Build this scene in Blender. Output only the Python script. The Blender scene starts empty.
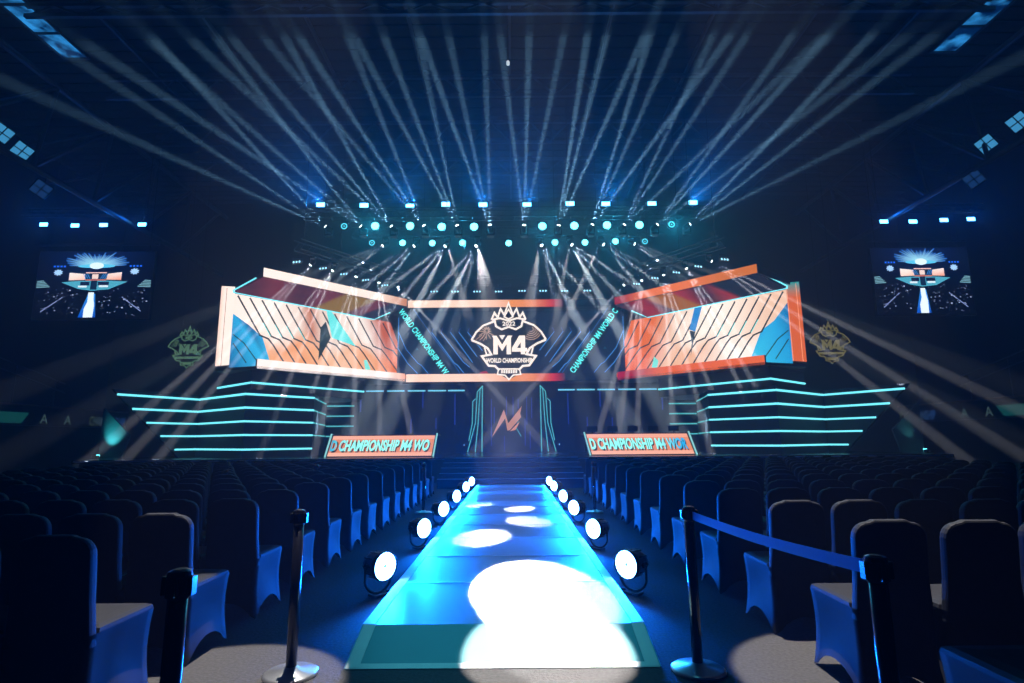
import bpy, math, random
from mathutils import Vector, Matrix
random.seed(7)
SC = bpy.context.scene
COL = SC.collection
PI = math.pi

# ------------------------------------------------------------------ camera
FPX, HOR = 569.0, 441.0
PITCH = math.atan((HOR - 341.5) / FPX)
ROLL = math.radians(0.43)
EYE = Vector((0, 0, 1.4))
MROT = (Matrix.Rotation(PI / 2 + PITCH, 3, 'X') @ Matrix.Rotation(-ROLL, 3, 'Z'))
cam_d = bpy.data.cameras.new('camera')
cam = bpy.data.objects.new('camera', cam_d)
COL.objects.link(cam)
cam_d.sensor_width = 36.0
cam_d.lens = FPX / 1024 * 36.0
cam_d.clip_end = 200
cam.matrix_world = Matrix.Translation(EYE) @ MROT.to_4x4()
SC.camera = cam
SC.view_settings.view_transform = 'Standard'
SC.view_settings.look = 'None'
SC.view_settings.gamma = 1
SC.view_settings.exposure = 0
SC.view_settings.use_curve_mapping = False


# survey helpers: a bearing taken from the photograph, met with a plane of the real place
def ray(x, y):
    return MROT @ Vector(((x - 512) / FPX, (341.5 - y) / FPX, -1))


def at_z(x, y, z):
    r = ray(x, y)
    return EYE + r * ((z - EYE.z) / r.z)


def at_y(x, y, Y):
    r = ray(x, y)
    return EYE + r * (Y / r.y)


def at_plane(x, y, A, B):
    n = Vector((-(B[1] - A[1]), B[0] - A[0], 0))
    r = ray(x, y)
    return EYE + r * (n.dot(Vector((A[0], A[1], 0)) - Vector((0, 0, 0))) / n.dot(r))


def proj(p):
    v = MROT.transposed() @ (Vector(p) - EYE)
    return 512 + FPX * v.x / -v.z, 341.5 - FPX * v.y / -v.z


def lin(r, g, b):
    f = lambda c: (c / 255 / 12.92) if c / 255 <= 0.04045 else ((c / 255 + 0.055) / 1.055) ** 2.4
    return (f(r), f(g), f(b))


# ------------------------------------------------------------------ materials
def mat(name, color, rough=0.5, metal=0.0, noise=0.0, scale=8.0, spec=0.5, bump=0.0, sheen=0.0):
    m = bpy.data.materials.new(name)
    m.use_nodes = True
    nt = m.node_tree
    b = nt.nodes['Principled BSDF']
    b.inputs['Base Color'].default_value = (*color, 1)
    b.inputs['Roughness'].default_value = rough
    b.inputs['Metallic'].default_value = metal
    b.inputs['Specular IOR Level'].default_value = spec
    if sheen:
        b.inputs['Sheen Weight'].default_value = sheen
    if noise or bump:
        tc = nt.nodes.new('ShaderNodeTexCoord')
        nz = nt.nodes.new('ShaderNodeTexNoise')
        nz.inputs['Scale'].default_value = scale
        nz.inputs['Detail'].default_value = 6
        nt.links.new(tc.outputs['Object'], nz.inputs['Vector'])
        if noise:
            mx = nt.nodes.new('ShaderNodeMix')
            mx.data_type = 'RGBA'
            mx.inputs[6].default_value = (*[c * (1 - noise) for c in color], 1)
            mx.inputs[7].default_value = (*[min(1, c * (1 + noise)) for c in color], 1)
            nt.links.new(nz.outputs['Fac'], mx.inputs[0])
            nt.links.new(mx.outputs[2], b.inputs['Base Color'])
        if bump:
            bp = nt.nodes.new('ShaderNodeBump')
            bp.inputs['Strength'].default_value = bump
            bp.inputs['Distance'].default_value = 0.02
            nt.links.new(nz.outputs['Fac'], bp.inputs['Height'])
            nt.links.new(bp.outputs['Normal'], b.inputs['Normal'])
    return m


def emat(name, color, strength, sample='NONE', base=(0.01, 0.01, 0.01)):
    m = bpy.data.materials.new(name)
    m.use_nodes = True
    b = m.node_tree.nodes['Principled BSDF']
    b.inputs['Base Color'].default_value = (*base, 1)
    b.inputs['Emission Color'].default_value = (*color, 1)
    b.inputs['Emission Strength'].default_value = strength
    m.cycles.emission_sampling = sample
    return m


def screen_mat(name, strength, sample='NONE'):
    m = bpy.data.materials.new(name)
    m.use_nodes = True
    nt = m.node_tree
    b = nt.nodes['Principled BSDF']
    b.inputs['Base Color'].default_value = (0.002, 0.002, 0.002, 1)
    b.inputs['Specular IOR Level'].default_value = 0.02
    b.inputs['Roughness'].default_value = 0.6
    b.inputs['Emission Strength'].default_value = strength
    a = nt.nodes.new('ShaderNodeAttribute')
    a.attribute_name = 'Col'
    nt.links.new(a.outputs['Color'], b.inputs['Emission Color'])
    m.cycles.emission_sampling = sample
    return m


LEDK = 1.22
M = dict(
    carpet=mat('carpet', (0.06, 0.058, 0.056), 0.95, noise=0.5, scale=45, bump=0.3, spec=0.1),
    wall=mat('wall_paint', (0.010, 0.012, 0.018), 0.9, noise=0.3, scale=2, spec=0.1),
    roof=mat('roof_sheet', (0.016, 0.018, 0.02), 0.7, noise=0.4, scale=3, spec=0.3),
    steel=mat('roof_steel', (0.07, 0.085, 0.095), 0.5, 0.3, noise=0.3, scale=3),
    truss=mat('truss_alu', (0.12, 0.13, 0.14), 0.4, 0.8, noise=0.2),
    black=mat('black_body', (0.012, 0.012, 0.014), 0.45, noise=0.2),
    cover=mat('chair_cover', (0.02, 0.021, 0.025), 0.65, noise=0.15, scale=20, spec=0.12),
    deck=mat('runway_deck', (0.085, 0.175, 0.18), 0.42, noise=0.12, scale=1.5, spec=0.22),
    ramp=mat('runway_ramp', (0.15, 0.40, 0.44), 0.5, noise=0.12, scale=2),
    tape=mat('white_tape', (0.78, 0.82, 0.82), 0.5, noise=0.08, scale=12),
    seam=mat('seam', (0.7, 0.78, 0.8), 0.33, noise=0.1),
    stage=mat('stage_gloss', (0.012, 0.02, 0.03), 0.18, noise=0.3, scale=2, spec=0.6),
    step=mat('step_gloss', (0.02, 0.05, 0.10), 0.22, noise=0.3, scale=3, spec=0.7),
    nosing=mat('nosing_streak_tone', (0.7, 0.76, 0.8), 0.3, 0.1, noise=0.1),  # pale colour stands in for white streaks reflected along the step edges
    panel=mat('stage_panel', (0.012, 0.02, 0.03), 0.45, noise=0.3, scale=0.8, spec=0.4),
    soffit=mat('soffit', (0.05, 0.05, 0.055), 0.6, noise=0.2),
    post=mat('post_black', (0.006, 0.006, 0.008), 0.22, 0.1, noise=0.1),
    chrome=mat('base_chrome', (0.55, 0.57, 0.58), 0.28, 0.85, noise=0.1),
    belt=mat('belt_webbing', (0.012, 0.022, 0.16), 0.7, noise=0.15, scale=60),
    paper=mat('paper', (0.7, 0.68, 0.66), 0.7, noise=0.05),
    bronze=mat('bronze_rail', (0.25, 0.13, 0.07), 0.4, 0.7, noise=0.2),
    gold=mat('gold_logo', (0.75, 0.42, 0.22), 0.35, 0.6, noise=0.15),
    seatgrey=mat('stand_seat', (0.02, 0.025, 0.05), 0.6, noise=0.2),
    screen=screen_mat('led_picture', LEDK),
    screen_soft=screen_mat('led_picture_layer', LEDK, 'NONE'),
    sidescreen=screen_mat('side_led_picture', 1.3, 'NONE'),
    cyan=emat('cyan_strip', lin(110, 222, 236), 1.5, 'NONE'),
    cyan_dim=emat('cyan_strip_soft', lin(90, 200, 205), 0.95, 'NONE'),
    blue_strip=emat('blue_strip', lin(40, 70, 190), 0.65, 'NONE'),
    bar=emat('pale_bar', lin(120, 215, 245), 1.1, 'NONE'),
    blue_face=emat('blue_wash_face', (0.08, 0.45, 1.0), 14.0, 'NONE'),
    cyan_face=emat('cyan_wash_face', (0.12, 0.85, 1.0), 6.0, 'NONE'),
    ring_face=emat('cyan_ring_face', (0.10, 0.70, 0.9), 1.6, 'NONE'),
    white_face=emat('white_lens', (0.8, 0.95, 1.0), 8.0, 'NONE'),
    dot_face=emat('small_led', (0.35, 0.75, 1.0), 2.0, 'NONE'),
    par_face=emat('par_led', (0.16, 0.42, 1.0), 26.0, 'NONE'),
    flood_face=emat('flood_face', lin(70, 160, 215), 0.75, 'NONE'),
    flood_dim=emat('flood_face_dim', lin(25, 60, 110), 0.7, 'NONE'),
    logo_glow=emat('emblem_letters', lin(255, 238, 224), 1.25, 'NONE'),
    logo_dim=emat('emblem_dim_gold', lin(120, 112, 66), 0.75, 'NONE'),
    logo_green=emat('emblem_dim_green', lin(88, 128, 96), 0.72, 'NONE'),
    exit=emat('teal_sign', lin(28, 80, 95), 0.7, 'NONE'),
    lampdot=emat('lamp_dot', (0.45, 0.5, 1.0), 3.0, 'NONE'),
    skylight=None,
)


def sky_mat():
    m = bpy.data.materials.new('skylight_glass')
    m.use_nodes = True
    nt = m.node_tree
    b = nt.nodes['Principled BSDF']
    b.inputs['Base Color'].default_value = (0.02, 0.03, 0.05, 1)
    tc = nt.nodes.new('ShaderNodeTexCoord')
    nz = nt.nodes.new('ShaderNodeTexNoise')
    nz.inputs['Scale'].default_value = 1.6
    nz.inputs['Detail'].default_value = 5
    rp = nt.nodes.new('ShaderNodeValToRGB')
    rp.color_ramp.elements[0].position = 0.42
    rp.color_ramp.elements[0].color = (0.0, 0.012, 0.06, 1)
    rp.color_ramp.elements[1].position = 0.66
    rp.color_ramp.elements[1].color = (0.03, 0.30, 0.75, 1)
    nt.links.new(tc.outputs['Object'], nz.inputs['Vector'])
    nt.links.new(nz.outputs['Fac'], rp.inputs['Fac'])
    nt.links.new(rp.outputs['Color'], b.inputs['Emission Color'])
    b.inputs['Emission Strength'].default_value = 1.0
    m.cycles.emission_sampling = 'NONE'
    return m


M['skylight'] = sky_mat()


# ------------------------------------------------------------------ mesh builder
class MB:
    def __init__(s):
        s.v, s.f, s.c = [], [], []

    def add(s, vs, fs, col=None):
        n = len(s.v)
        s.v += [tuple(p) for p in vs]
        s.f += [tuple(i + n for i in f) for f in fs]
        if col is not None:
            if len(col) == len(vs) and not isinstance(col[0], (int, float)):
                s.c += [tuple(c) for c in col]
            else:
                s.c += [tuple(col)] * len(vs)
        return s

    def box(s, c, d, R=None):
        x, y, z = d[0] / 2, d[1] / 2, d[2] / 2
        vs = [Vector(p) for p in ((-x, -y, -z), (x, -y, -z), (x, y, -z), (-x, y, -z), (-x, -y, z), (x, -y, z), (x, y, z), (-x, y, z))]
        if R is not None:
            vs = [R @ p for p in vs]
        return s.add([p + Vector(c) for p in vs], [(3, 2, 1, 0), (4, 5, 6, 7), (0, 1, 5, 4), (1, 2, 6, 5), (2, 3, 7, 6), (3, 0, 4, 7)])

    def rbox(s, c, d, b=0.01, R=None):
        """a box with chamfered edges"""
        x, y, z = d[0] / 2, d[1] / 2, d[2] / 2
        b = min(b, x * .9, y * .9, z * .9)
        vs = []
        for sx in (-1, 1):
            for sy in (-1, 1):
                for sz in (-1, 1):
                    vs += [Vector((sx * x, sy * (y - b), sz * (z - b))), Vector((sx * (x - b), sy * y, sz * (z - b))), Vector((sx * (x - b), sy * (y - b), sz * z))]
        import bmesh
        bm = bmesh.new()
        for p in vs:
            bm.verts.new(p)
        bmesh.ops.convex_hull(bm, input=bm.verts[:])
        bm.verts.index_update()
        P = [v.co.copy() for v in bm.verts]
        F = [[v.index for v in f.verts] for f in bm.faces]
        bm.free()
        if R is not None:
            P = [R @ p for p in P]
        return s.add([p + Vector(c) for p in P], F)

    def prism(s, pts, z0, z1):
        """vertical prism over a plan outline [(x, y)]"""
        a = sum(pts[i][0] * pts[(i + 1) % len(pts)][1] - pts[(i + 1) % len(pts)][0] * pts[i][1] for i in range(len(pts)))
        if a < 0:
            pts = pts[::-1]
        n = len(pts)
        vs = [(x, y, z0) for x, y in pts] + [(x, y, z1) for x, y in pts]
        fs = [tuple(range(n))[::-1], tuple(range(n, 2 * n))] + [(i, (i + 1) % n, (i + 1) % n + n, i + n) for i in range(n)]
        return s.add(vs, fs)

    def slab(s, pts, nrm, t):
        """planar polygon (3-D points) given thickness t backwards along nrm"""
        n = len(pts)
        nrm = Vector(nrm).normalized()
        vs = [Vector(p) for p in pts] + [Vector(p) - nrm * t for p in pts]
        fs = [tuple(range(n)), tuple(range(n, 2 * n))[::-1]] + [((i + 1) % n, i, i + n, (i + 1) % n + n) for i in range(n)]
        return s.add(vs, fs)

    def tube(s, pts, r, n=8, closed=False):
        pts = [Vector(p) for p in pts]
        rings = []
        for i, p in enumerate(pts):
            a = pts[i - 1] if (i > 0 or closed) else p
            b = pts[(i + 1) % len(pts)] if (i < len(pts) - 1 or closed) else p
            t = (b - a).normalized()
            u = t.cross(Vector((0, 0, 1)))
            if u.length < 0.05:
                u = t.cross(Vector((0, 1, 0)))
            u.normalize()
            w = t.cross(u)
            rr = r[i] if isinstance(r, (list, tuple)) else r
            rings.append([p + (u * math.cos(2 * PI * k / n) + w * math.sin(2 * PI * k / n)) * rr for k in range(n)])
        vs = [q for rg in rings for q in rg]
        fs = []
        m = len(rings)
        for i in range(m if closed else m - 1):
            j = (i + 1) % m
            for k in range(n):
                fs.append((i * n + k, i * n + (k + 1) % n, j * n + (k + 1) % n, j * n + k))
        if not closed:
            fs += [tuple(range(n))[::-1], tuple(range((m - 1) * n, m * n))]
        return s.add(vs, fs)

    def lathe(s, prof, c=(0, 0, 0), n=24, R=None):
        """profile [(r, h)] around local z"""
        vs, fs = [], []
        for r, h in prof:
            for k in range(n):
                p = Vector((r * math.cos(2 * PI * k / n), r * math.sin(2 * PI * k / n), h))
                vs.append((R @ p if R is not None else p) + Vector(c))
        for i in range(len(prof) - 1):
            for k in range(n):
                fs.append((i * n + k, i * n + (k + 1) % n, (i + 1) * n + (k + 1) % n, (i + 1) * n + k))
        fs.append(tuple(range(n))[::-1])
        fs.append(tuple(range((len(prof) - 1) * n, len(prof) * n)))
        return s.add(vs, fs)

    def build(s, name, m, parent=None, smooth=False, loc=None):
        me = bpy.data.meshes.new(name)
        me.from_pydata(s.v, [], s.f)
        if s.c:
            at = me.color_attributes.new('Col', 'FLOAT_COLOR', 'POINT')
            for i, c in enumerate(s.c):
                at.data[i].color = (*c[:3], 1)
        me.materials.append(m)
        if smooth:
            me.polygons.foreach_set('use_smooth', [True] * len(me.polygons))
        me.update()
        o = bpy.data.objects.new(name, me)
        COL.objects.link(o)
        if parent is not None:
            o.parent = parent
        if loc is not None:
            o.location = loc
        return o


def tag(o, label, cat, group=None, kind=None):
    o['label'] = label
    o['category'] = cat
    if group:
        o['group'] = group
    if kind:
        o['kind'] = kind
    return o


def thing(name, label, cat, loc=(0, 0, 0), group=None, rot=None):
    o = bpy.data.objects.new(name, None)
    COL.objects.link(o)
    o.location = loc
    if rot is not None:
        o.rotation_euler = rot
    return tag(o, label, cat, group)


def struct(o):
    o['kind'] = 'structure'
    return o


def dup(root, loc=None, rot=None, label=None, group=None):
    r = root.copy()
    COL.objects.link(r)
    if loc is not None:
        r.location = loc
    if rot is not None:
        r.rotation_euler = rot
    if label:
        r['label'] = label
    if group:
        r['group'] = group
    for ch in list(root.children):
        if ch.type == 'LIGHT':
            continue
        c = ch.copy()
        COL.objects.link(c)
        c.parent = r
        for g in list(ch.children):
            d = g.copy()
            COL.objects.link(d)
            d.parent = c
    return r


ORD = ['zeroth', 'first', 'second', 'third', 'fourth', 'fifth', 'sixth', 'seventh', 'eighth', 'ninth', 'tenth', 'eleventh', 'twelfth', 'thirteenth',
       'fourteenth', 'fifteenth', 'sixteenth', 'seventeenth', 'eighteenth', 'nineteenth', 'twentieth', 'twenty-first', 'twenty-second', 'twenty-third',
       'twenty-fourth', 'twenty-fifth']


def spot(loc, target, energy, size_deg, color=(1, 1, 1), blend=0.4, radius=0.03, parent=None, name='beam_light'):
    l = bpy.data.lights.new(name, 'SPOT')
    l.energy = energy
    l.color = color
    l.spot_size = math.radians(size_deg)
    l.spot_blend = blend
    l.shadow_soft_size = radius
    o = bpy.data.objects.new(name, l)
    COL.objects.link(o)
    d = (Vector(target) - Vector(loc)).normalized()
    o.rotation_euler = d.to_track_quat('-Z', 'Y').to_euler()
    o.location = loc
    if parent is not None:
        bpy.context.view_layer.update()
        o.parent = parent
        o.matrix_parent_inverse = parent.matrix_world.inverted()
    return o


_txt = {}


def text_mesh(s, extrude=0.0, offset=0.012):
    """cap-height-1 lettering: ([(x, y, z)], faces, width)"""
    key = (s, extrude, offset)
    if key in _txt:
        return _txt[key]
    cu = bpy.data.curves.new('lettering', 'FONT')
    cu.body = s
    cu.size = 1.0
    cu.offset = offset
    cu.extrude = extrude
    cu.resolution_u = 3
    o = bpy.data.objects.new('lettering', cu)
    COL.objects.link(o)
    bpy.context.view_layer.update()
    dg = bpy.context.evaluated_depsgraph_get()
    me = bpy.data.meshes.new_from_object(o.evaluated_get(dg))
    V = [v.co.copy() for v in me.vertices]
    F = [tuple(p.vertices) for p in me.polygons]
    bpy.data.objects.remove(o)
    bpy.data.curves.remove(cu)
    bpy.data.meshes.remove(me)
    x0 = min(v.x for v in V)
    x1 = max(v.x for v in V)
    y0 = min(v.y for v in V)
    y1 = max(v.y for v in V)
    k = 1 / (y1 - y0)
    V = [((v.x - x0) * k, (v.y - y0) * k, v.z) for v in V]
    _txt[key] = (V, F, (x1 - x0) * k)
    return _txt[key]


def stroke_polys(pts, w, closed=False):
    """2-D polyline -> list of quads"""
    out = []
    P = [Vector(p) for p in pts]
    n = len(P)

    def nr(a, b):
        d = (b - a)
        d = d.normalized() if d.length > 1e-9 else Vector((1, 0))
        return Vector((-d.y, d.x))
    offs = []
    for i in range(n):
        if closed:
            a, b = nr(P[i - 1], P[i]), nr(P[i], P[(i + 1) % n])
        else:
            a = nr(P[max(0, i - 1)], P[max(1, i)])
            b = nr(P[min(n - 2, i)], P[min(n - 1, i + 1)])
        m = a + b
        if m.length < 0.3:
            m = a
        m.normalize()
        offs.append(m * (w / 2 / max(0.45, m.dot(a))))
    for i in range(n if closed else n - 1):
        j = (i + 1) % n
        out.append([P[i] - offs[i], P[j] - offs[j], P[j] + offs[j], P[i] + offs[i]])
    return out


class Picture:
    """flat artwork of a screen: layers on the plane with origin O and axes U (along), W (up), facing N"""

    def __init__(s, O, U, W, N):
        s.O, s.U, s.W, s.N = Vector(O), Vector(U).normalized(), Vector(W).normalized(), Vector(N).normalized()
        s.mb = MB()

    def P(s, a, b, k):
        return s.O + s.U * a + s.W * b + s.N * (0.004 * k)

    def poly(s, pts, col, k=1):
        vs = [s.P(a, b, k) for a, b in pts]
        cols = col if not isinstance(col[0], (int, float)) else [col] * len(vs)
        f = tuple(range(len(vs)))
        area = sum(pts[i][0] * pts[(i + 1) % len(pts)][1] - pts[(i + 1) % len(pts)][0] * pts[i][1] for i in range(len(pts)))
        hand = s.U.cross(s.W).dot(s.N)
        if area * hand < 0:
            f = f[::-1]
        s.mb.add(vs, [f], cols)

    def line(s, pts, w, col, k=2):
        for q in stroke_polys(pts, w):
            s.poly([tuple(p) for p in q], col, k)

    def grid(s, quad, nu, nv, fn, k=0):
        """quad corners (bl, br, tr, tl); fn(u, v) -> colour"""
        for i in range(nu):
            for j in range(nv):
                cs, cc = [], []
                for du, dv in ((0, 0), (1, 0), (1, 1), (0, 1)):
                    u, v = (i + du) / nu, (j + dv) / nv
                    b = Vector(quad[0]).lerp(Vector(quad[1]), u)
                    t = Vector(quad[3]).lerp(Vector(quad[2]), u)
                    cs.append(tuple(b.lerp(t, v)))
                    cc.append(fn(u, v))
                s.poly(cs, cc, k)

    def text(s, txt, a, b, h, col, ang=0.0, width=None, shear=0.0, k=4, offset=0.012):
        V, F, w = text_mesh(txt, 0, offset)
        sx = (width / w) if width else h
        ca, sa = math.cos(ang), math.sin(ang)
        vs = []
        for x, y, _ in V:
            px, py = x * sx + shear * y * h, y * h
            vs.append(s.P(a + px * ca - py * sa, b + px * sa + py * ca, k))
        colf = col(0) if callable(col) else None
        cols = [col(v[0] / w) for v in V] if callable(col) else [col] * len(vs)
        hand = s.U.cross(s.W).dot(s.N)
        s.mb.add(vs, F if hand > 0 else [f[::-1] for f in F], cols)


def mix(a, b, t):
    t = max(0, min(1, t))
    return tuple(x + (y - x) * t for x, y in zip(a, b))


# ================================================================== room shell
RW = 26.0
fl = MB().box((0, 15, -0.05), (2 * RW + 0.6, 43, 0.1)).build('floor', M['carpet'])
struct(fl)
CZ = 17.4
ce = MB()
# roof sheeting with standing ribs across the hall
ce.box((0, 15, CZ + 0.1), (2 * RW + 0.6, 43, 0.2))
for k in range(60):
    ce.box((0, -5.5 + k * 0.7, CZ - 0.03), (2 * RW, 0.06, 0.06))
struct(ce.build('ceiling', M['roof']))
struct(MB().box((-RW - 0.15, 15, CZ / 2), (0.3, 43, CZ)).build('wall_left', M['wall']))
struct(MB().box((RW + 0.15, 15, CZ / 2), (0.3, 43, CZ)).build('wall_right', M['wall']))
struct(MB().box((0, 36.6, CZ / 2), (2 * RW, 0.3, CZ)).build('wall_back', M['wall']))
struct(MB().box((0, -6.5, CZ / 2), (2 * RW, 0.3, CZ)).build('wall_front', M['wall']))

# skylight strips high on both flanks of the roof
for s, n in ((-1, 1), (1, 2)):
    w = MB()
    for k in range(5):
        w.box((s * 18.1, 14.6 + k * 1.5, 17.30), (0.95, 1.38, 0.04))
    wo = struct(w.build('window_%d' % n, M['skylight']))
    fr = MB()
    for k in range(6):
        fr.box((s * 18.1, 13.85 + k * 1.5, 17.28), (1.1, 0.08, 0.1))
    for dx in (-0.52, 0.52):
        fr.box((s * 18.1 + dx, 17.6, 17.28), (0.08, 7.6, 0.1))
    fr.build('window_frame', M['steel'], wo)

# roof trusses across the hall
for Y, depth, bay in ((18.3, 0.42, 3.9), (22.6, 0.9, 3.9), (26.2, 1.1, 3.9), (30.0, 0.9, 3.9)):
    t = MB()
    zt, zb = 17.15, 17.15 - depth
    for z in (zt, zb):
        t.box((0, Y, z), (35.2, 0.14, 0.14))
    nb = 18
    for k in range(nb):
        x0 = -17.55 + k * 35.1 / nb
        x1 = x0 + 35.1 / nb
        xm = (x0 + x1) / 2
        t.tube([(x0, Y, zb), (xm, Y, zt)], 0.045, 6)
        t.tube([(xm, Y, zt), (x1, Y, zb)], 0.045, 6)
    struct(t.build('roof_truss', M['steel']))
for k in range(-4, 5):
    x = k * 3.85
    struct(MB().box((x, 15, 16.98 + 0.28), (0.10, 41, 0.16)).build('roof_beam', M['steel']))
# long side trusses under the roof edges
for s in (-1, 1):
    t = MB()
    X = s * 19.0
    t.tube([(X, -5, 16.2), (X, 36, 16.2)], 0.13, 8)
    t.tube([(X, -5, 12.25), (X, 36, 12.25)], 0.13, 8)
    y = 21.7 - 3.35 * 2 * 4
    while y < 35:
        t.tube([(X, y - 0.65, 12.25), (X, y, 16.2)], 0.085, 6)
        t.tube([(X, y - 0.65, 12.25), (X, y + 3.35, 16.2)], 0.085, 6)
        t.tube([(X, y, 16.2), (X * 1.3, y, 15.0)], 0.07, 6)
        y += 3.35
    struct(t.build('roof_truss', M['steel']))

# ================================================================== spectator ring at the sides
for s, nm in ((-1, 'left'), (1, 'right')):
    X = s * 24.5
    r = thing('balcony_front', 'dark balcony front with bronze rail and LED lettering along the %s side wall' % nm, 'balcony', (X, 27, 0))
    b = MB()
    b.box((s * 0.28, 1.5, 2.0), (0.5, 16, 0.9))
    b.box((s * 0.28, 1.5, 0.78), (0.5, 16, 1.54))
    b.build('parapet', M['wall'], r)
    MB().tube([(0, -6.5, 3.36), (0, 9.4, 3.36)], 0.05, 8).build('rail', M['bronze'], r)
    MB().box((s * 0.1, 1.5, 3.12), (0.06, 15.8, 0.36)).build('top_beam', M['black'], r)
    bd = MB()
    bd.box((s * 0.06, 1.5, 2.72), (0.08, 15.8, 0.62))
    bd.build('ribbon_panel', M['black'], r)
    MB().box((0.0, 1.5, 2.36), (0.04, 15.8, 0.04)).build('lower_trim', M['truss'], r)
    # teal field and letters on the ribbon
    pic = Picture((X + (-s) * 0.0 - X, 0, 2.72), (0, -s, 0) if False else (0, 1, 0), (0, 0, 1), (-s, 0, 0))
    pic.O = Vector((-s * 0.01, 0, 2.72))
    teal = lin(12, 56, 54)
    pic.poly([(-4, -.27), (1.6, -.27), (2.0, .27), (-4, .27)], teal, 1)
    pic.mb.build('ribbon_field', M['sidescreen'], r)
    pic.mb = MB()
    for q, (yy, ch) in enumerate(((2.7, 'A'), (4.3, 'A'))):
        V, F, w = text_mesh(ch)
        vs = [Vector((-s * 0.03, yy + (v[0] if s < 0 else -v[0]) * .5, 2.47 + v[1] * .5)) for v in V]
        pic.mb.add(vs, F, lin(45, 62, 62))
        pic.mb.build('ribbon_letter', M['sidescreen'], r)
        pic.mb = MB()
    V, F, w = text_mesh('CHAMPIONSHIP')
    vs = [Vector((-s * 0.03, (6.2 if s < 0 else 9.2) + (v[0] if s < 0 else -v[0]) * 3.0 / w, 2.45 + v[1] * .55)) for v in V]
    pic.mb.add(vs, F, [mix(lin(50, 62, 40), lin(25, 55, 105), (v[0] / w)) for v in V])
    pic.mb.build('ribbon_lettering', M['sidescreen'], r)
    st = thing('stand_stair', 'pair of thin bluish stair rails climbing the upper stand by the %s wall' % nm, 'railing', (s * 25.2, 26, 3.5))
    for dz in (0.0, 0.5):
        MB().tube([(0, -3, 2.6 + dz), (0, 6, 0.75 + dz)], 0.035, 6).build('rail', M['truss'], st)
    for q in range(4):
        MB().tube([(0, -2.5 + q * 2.6, -0.5), (0, -2.5 + q * 2.6, 3.0 - 0.2055 * (0.5 + q * 2.6))], 0.025, 6).build('upright', M['truss'], st)
    e = thing('exit_sign', 'small dim teal sign low under the %s balcony' % nm, 'sign', (s * 24.4, 26.9 if s < 0 else 26.9, 0.65))
    MB().box((0, 0, 0), (0.08, 0.62, 0.18)).build('housing', M['black'], e)
    MB().box((-s * 0.045, 0, 0), (0.02, 0.58, 0.14)).build('glowing_panel', M['exit'], e)
    lp = thing('spotlight_lamp', 'single small violet-white lamp low on the %s balcony front' % nm, 'lamp', (s * 24.4, 26.6 if s < 0 else 26.6, 1.62))
    MB().lathe([(0.05, 0), (0.11, 0.02), (0.11, 0.18), (0.06, 0.24)], (0, 0, 0), 14, Matrix.Rotation(PI / 2, 3, 'X')).build('housing', M['black'], lp)
    MB().lathe([(0.02, 0), (0.10, 0.01), (0.09, 0.03)], (0, -0.26, 0), 14, Matrix.Rotation(PI / 2, 3, 'X')).build('lens', M['lampdot'], lp)

# ================================================================== stage platform, steps
SZ = 0.85
sp = thing('stage_platform', 'long low black stage deck with a glossy reflecting top', 'stage', (0, 20, 0))
MB().prism([(-15.2, 0), (15.2, 0), (15.2, 12.5), (-15.2, 12.5)], SZ - 0.12, SZ).build('deck', M['stage'], sp)
MB().prism([(-15.0, 0.08), (15.0, 0.08), (15.0, 12.4), (-15.0, 12.4)], 0.0, SZ - 0.121).build('fascia', M['panel'], sp)
MB().box((0, -0.012, SZ - 0.05), (30.3, 0.02, 0.03)).build('edge_trim', M['nosing'], sp)

RX0, RX1 = -1.07, 0.92
RZ = 0.13
st = thing('stage_steps', 'broad flight of glossy dark blue steps up from the runway to the stage', 'steps', (-0.05, 17.6, 0))
for i in range(5):
    z1 = RZ + (i + 1) * (SZ - RZ) / 5 - (0.004 if i == 4 else 0)
    y0 = 0.02 + i * 0.47
    so = MB().box((0, (y0 + 2.37) / 2, z1 / 2), (4.5 - 0.0 * i, 2.37 - y0, z1)) if i == 0 else MB().box((0, (y0 + 2.37) / 2, z1 - 0.072), (4.5, 2.37 - y0, 0.144))
    so = so.build('step', M['step'], st)
    MB().rbox((0, y0 + 0.02, z1 + 0.004), (4.48, 0.05, 0.02), 0.004).build('nosing', M['nosing'], so)

# ================================================================== runway
rw = thing('runway', 'long teal catwalk with white edge tape running up to the stage steps', 'runway', (0, 4.3, 0))
MB().box(((RX0 + RX1) / 2, 6.63, RZ / 2), (RX1 - RX0, 13.26, RZ)).build('deck', M['deck'], rw)
rp = MB()
rp.add([(RX0, 0, 0), (RX1, 0, 0), (RX1, 0, RZ), (RX0, 0, RZ), (RX0, -0.44, 0.004), (RX1, -0.44, 0.004)],
       [(3, 4, 5, 2), (0, 3, 2, 1), (0, 4, 3), (1, 2, 5), (0, 1, 5, 4)])
rp.build('ramp', M['ramp'], rw)
tw = 0.085
for sx in (RX0 + tw / 2, RX1 - tw / 2):
    MB().box((sx, 6.63, RZ + 0.002), (tw, 13.26, 0.004)).build('edge_tape', M['tape'], rw)
tp = MB()
sl = math.atan2(RZ - 0.004, 0.44)
Rr = Matrix.Rotation(sl, 3, 'X')
Lr = math.hypot(RZ, 0.44)
for sx in (RX0 + tw / 2 + 0.01, RX1 - tw / 2 - 0.01):
    tp.box((sx, -0.22, (RZ + 0.004) / 2 + 0.003), (tw, Lr, 0.004), Rr)
tp.box(((RX0 + RX1) / 2, -0.425, 0.004 + 0.0065), (RX1 - RX0 - 0.02, 0.05, 0.004), Rr)
tp.build('ramp_tape', M['tape'], rw)
for k in range(1, 11):
    MB().box(((RX0 + RX1) / 2, k * 1.22 - 0.02, RZ + 0.0015), (RX1 - RX0 - 2 * tw, 0.014, 0.003)).build('panel_seam', M['seam'], rw)

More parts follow.
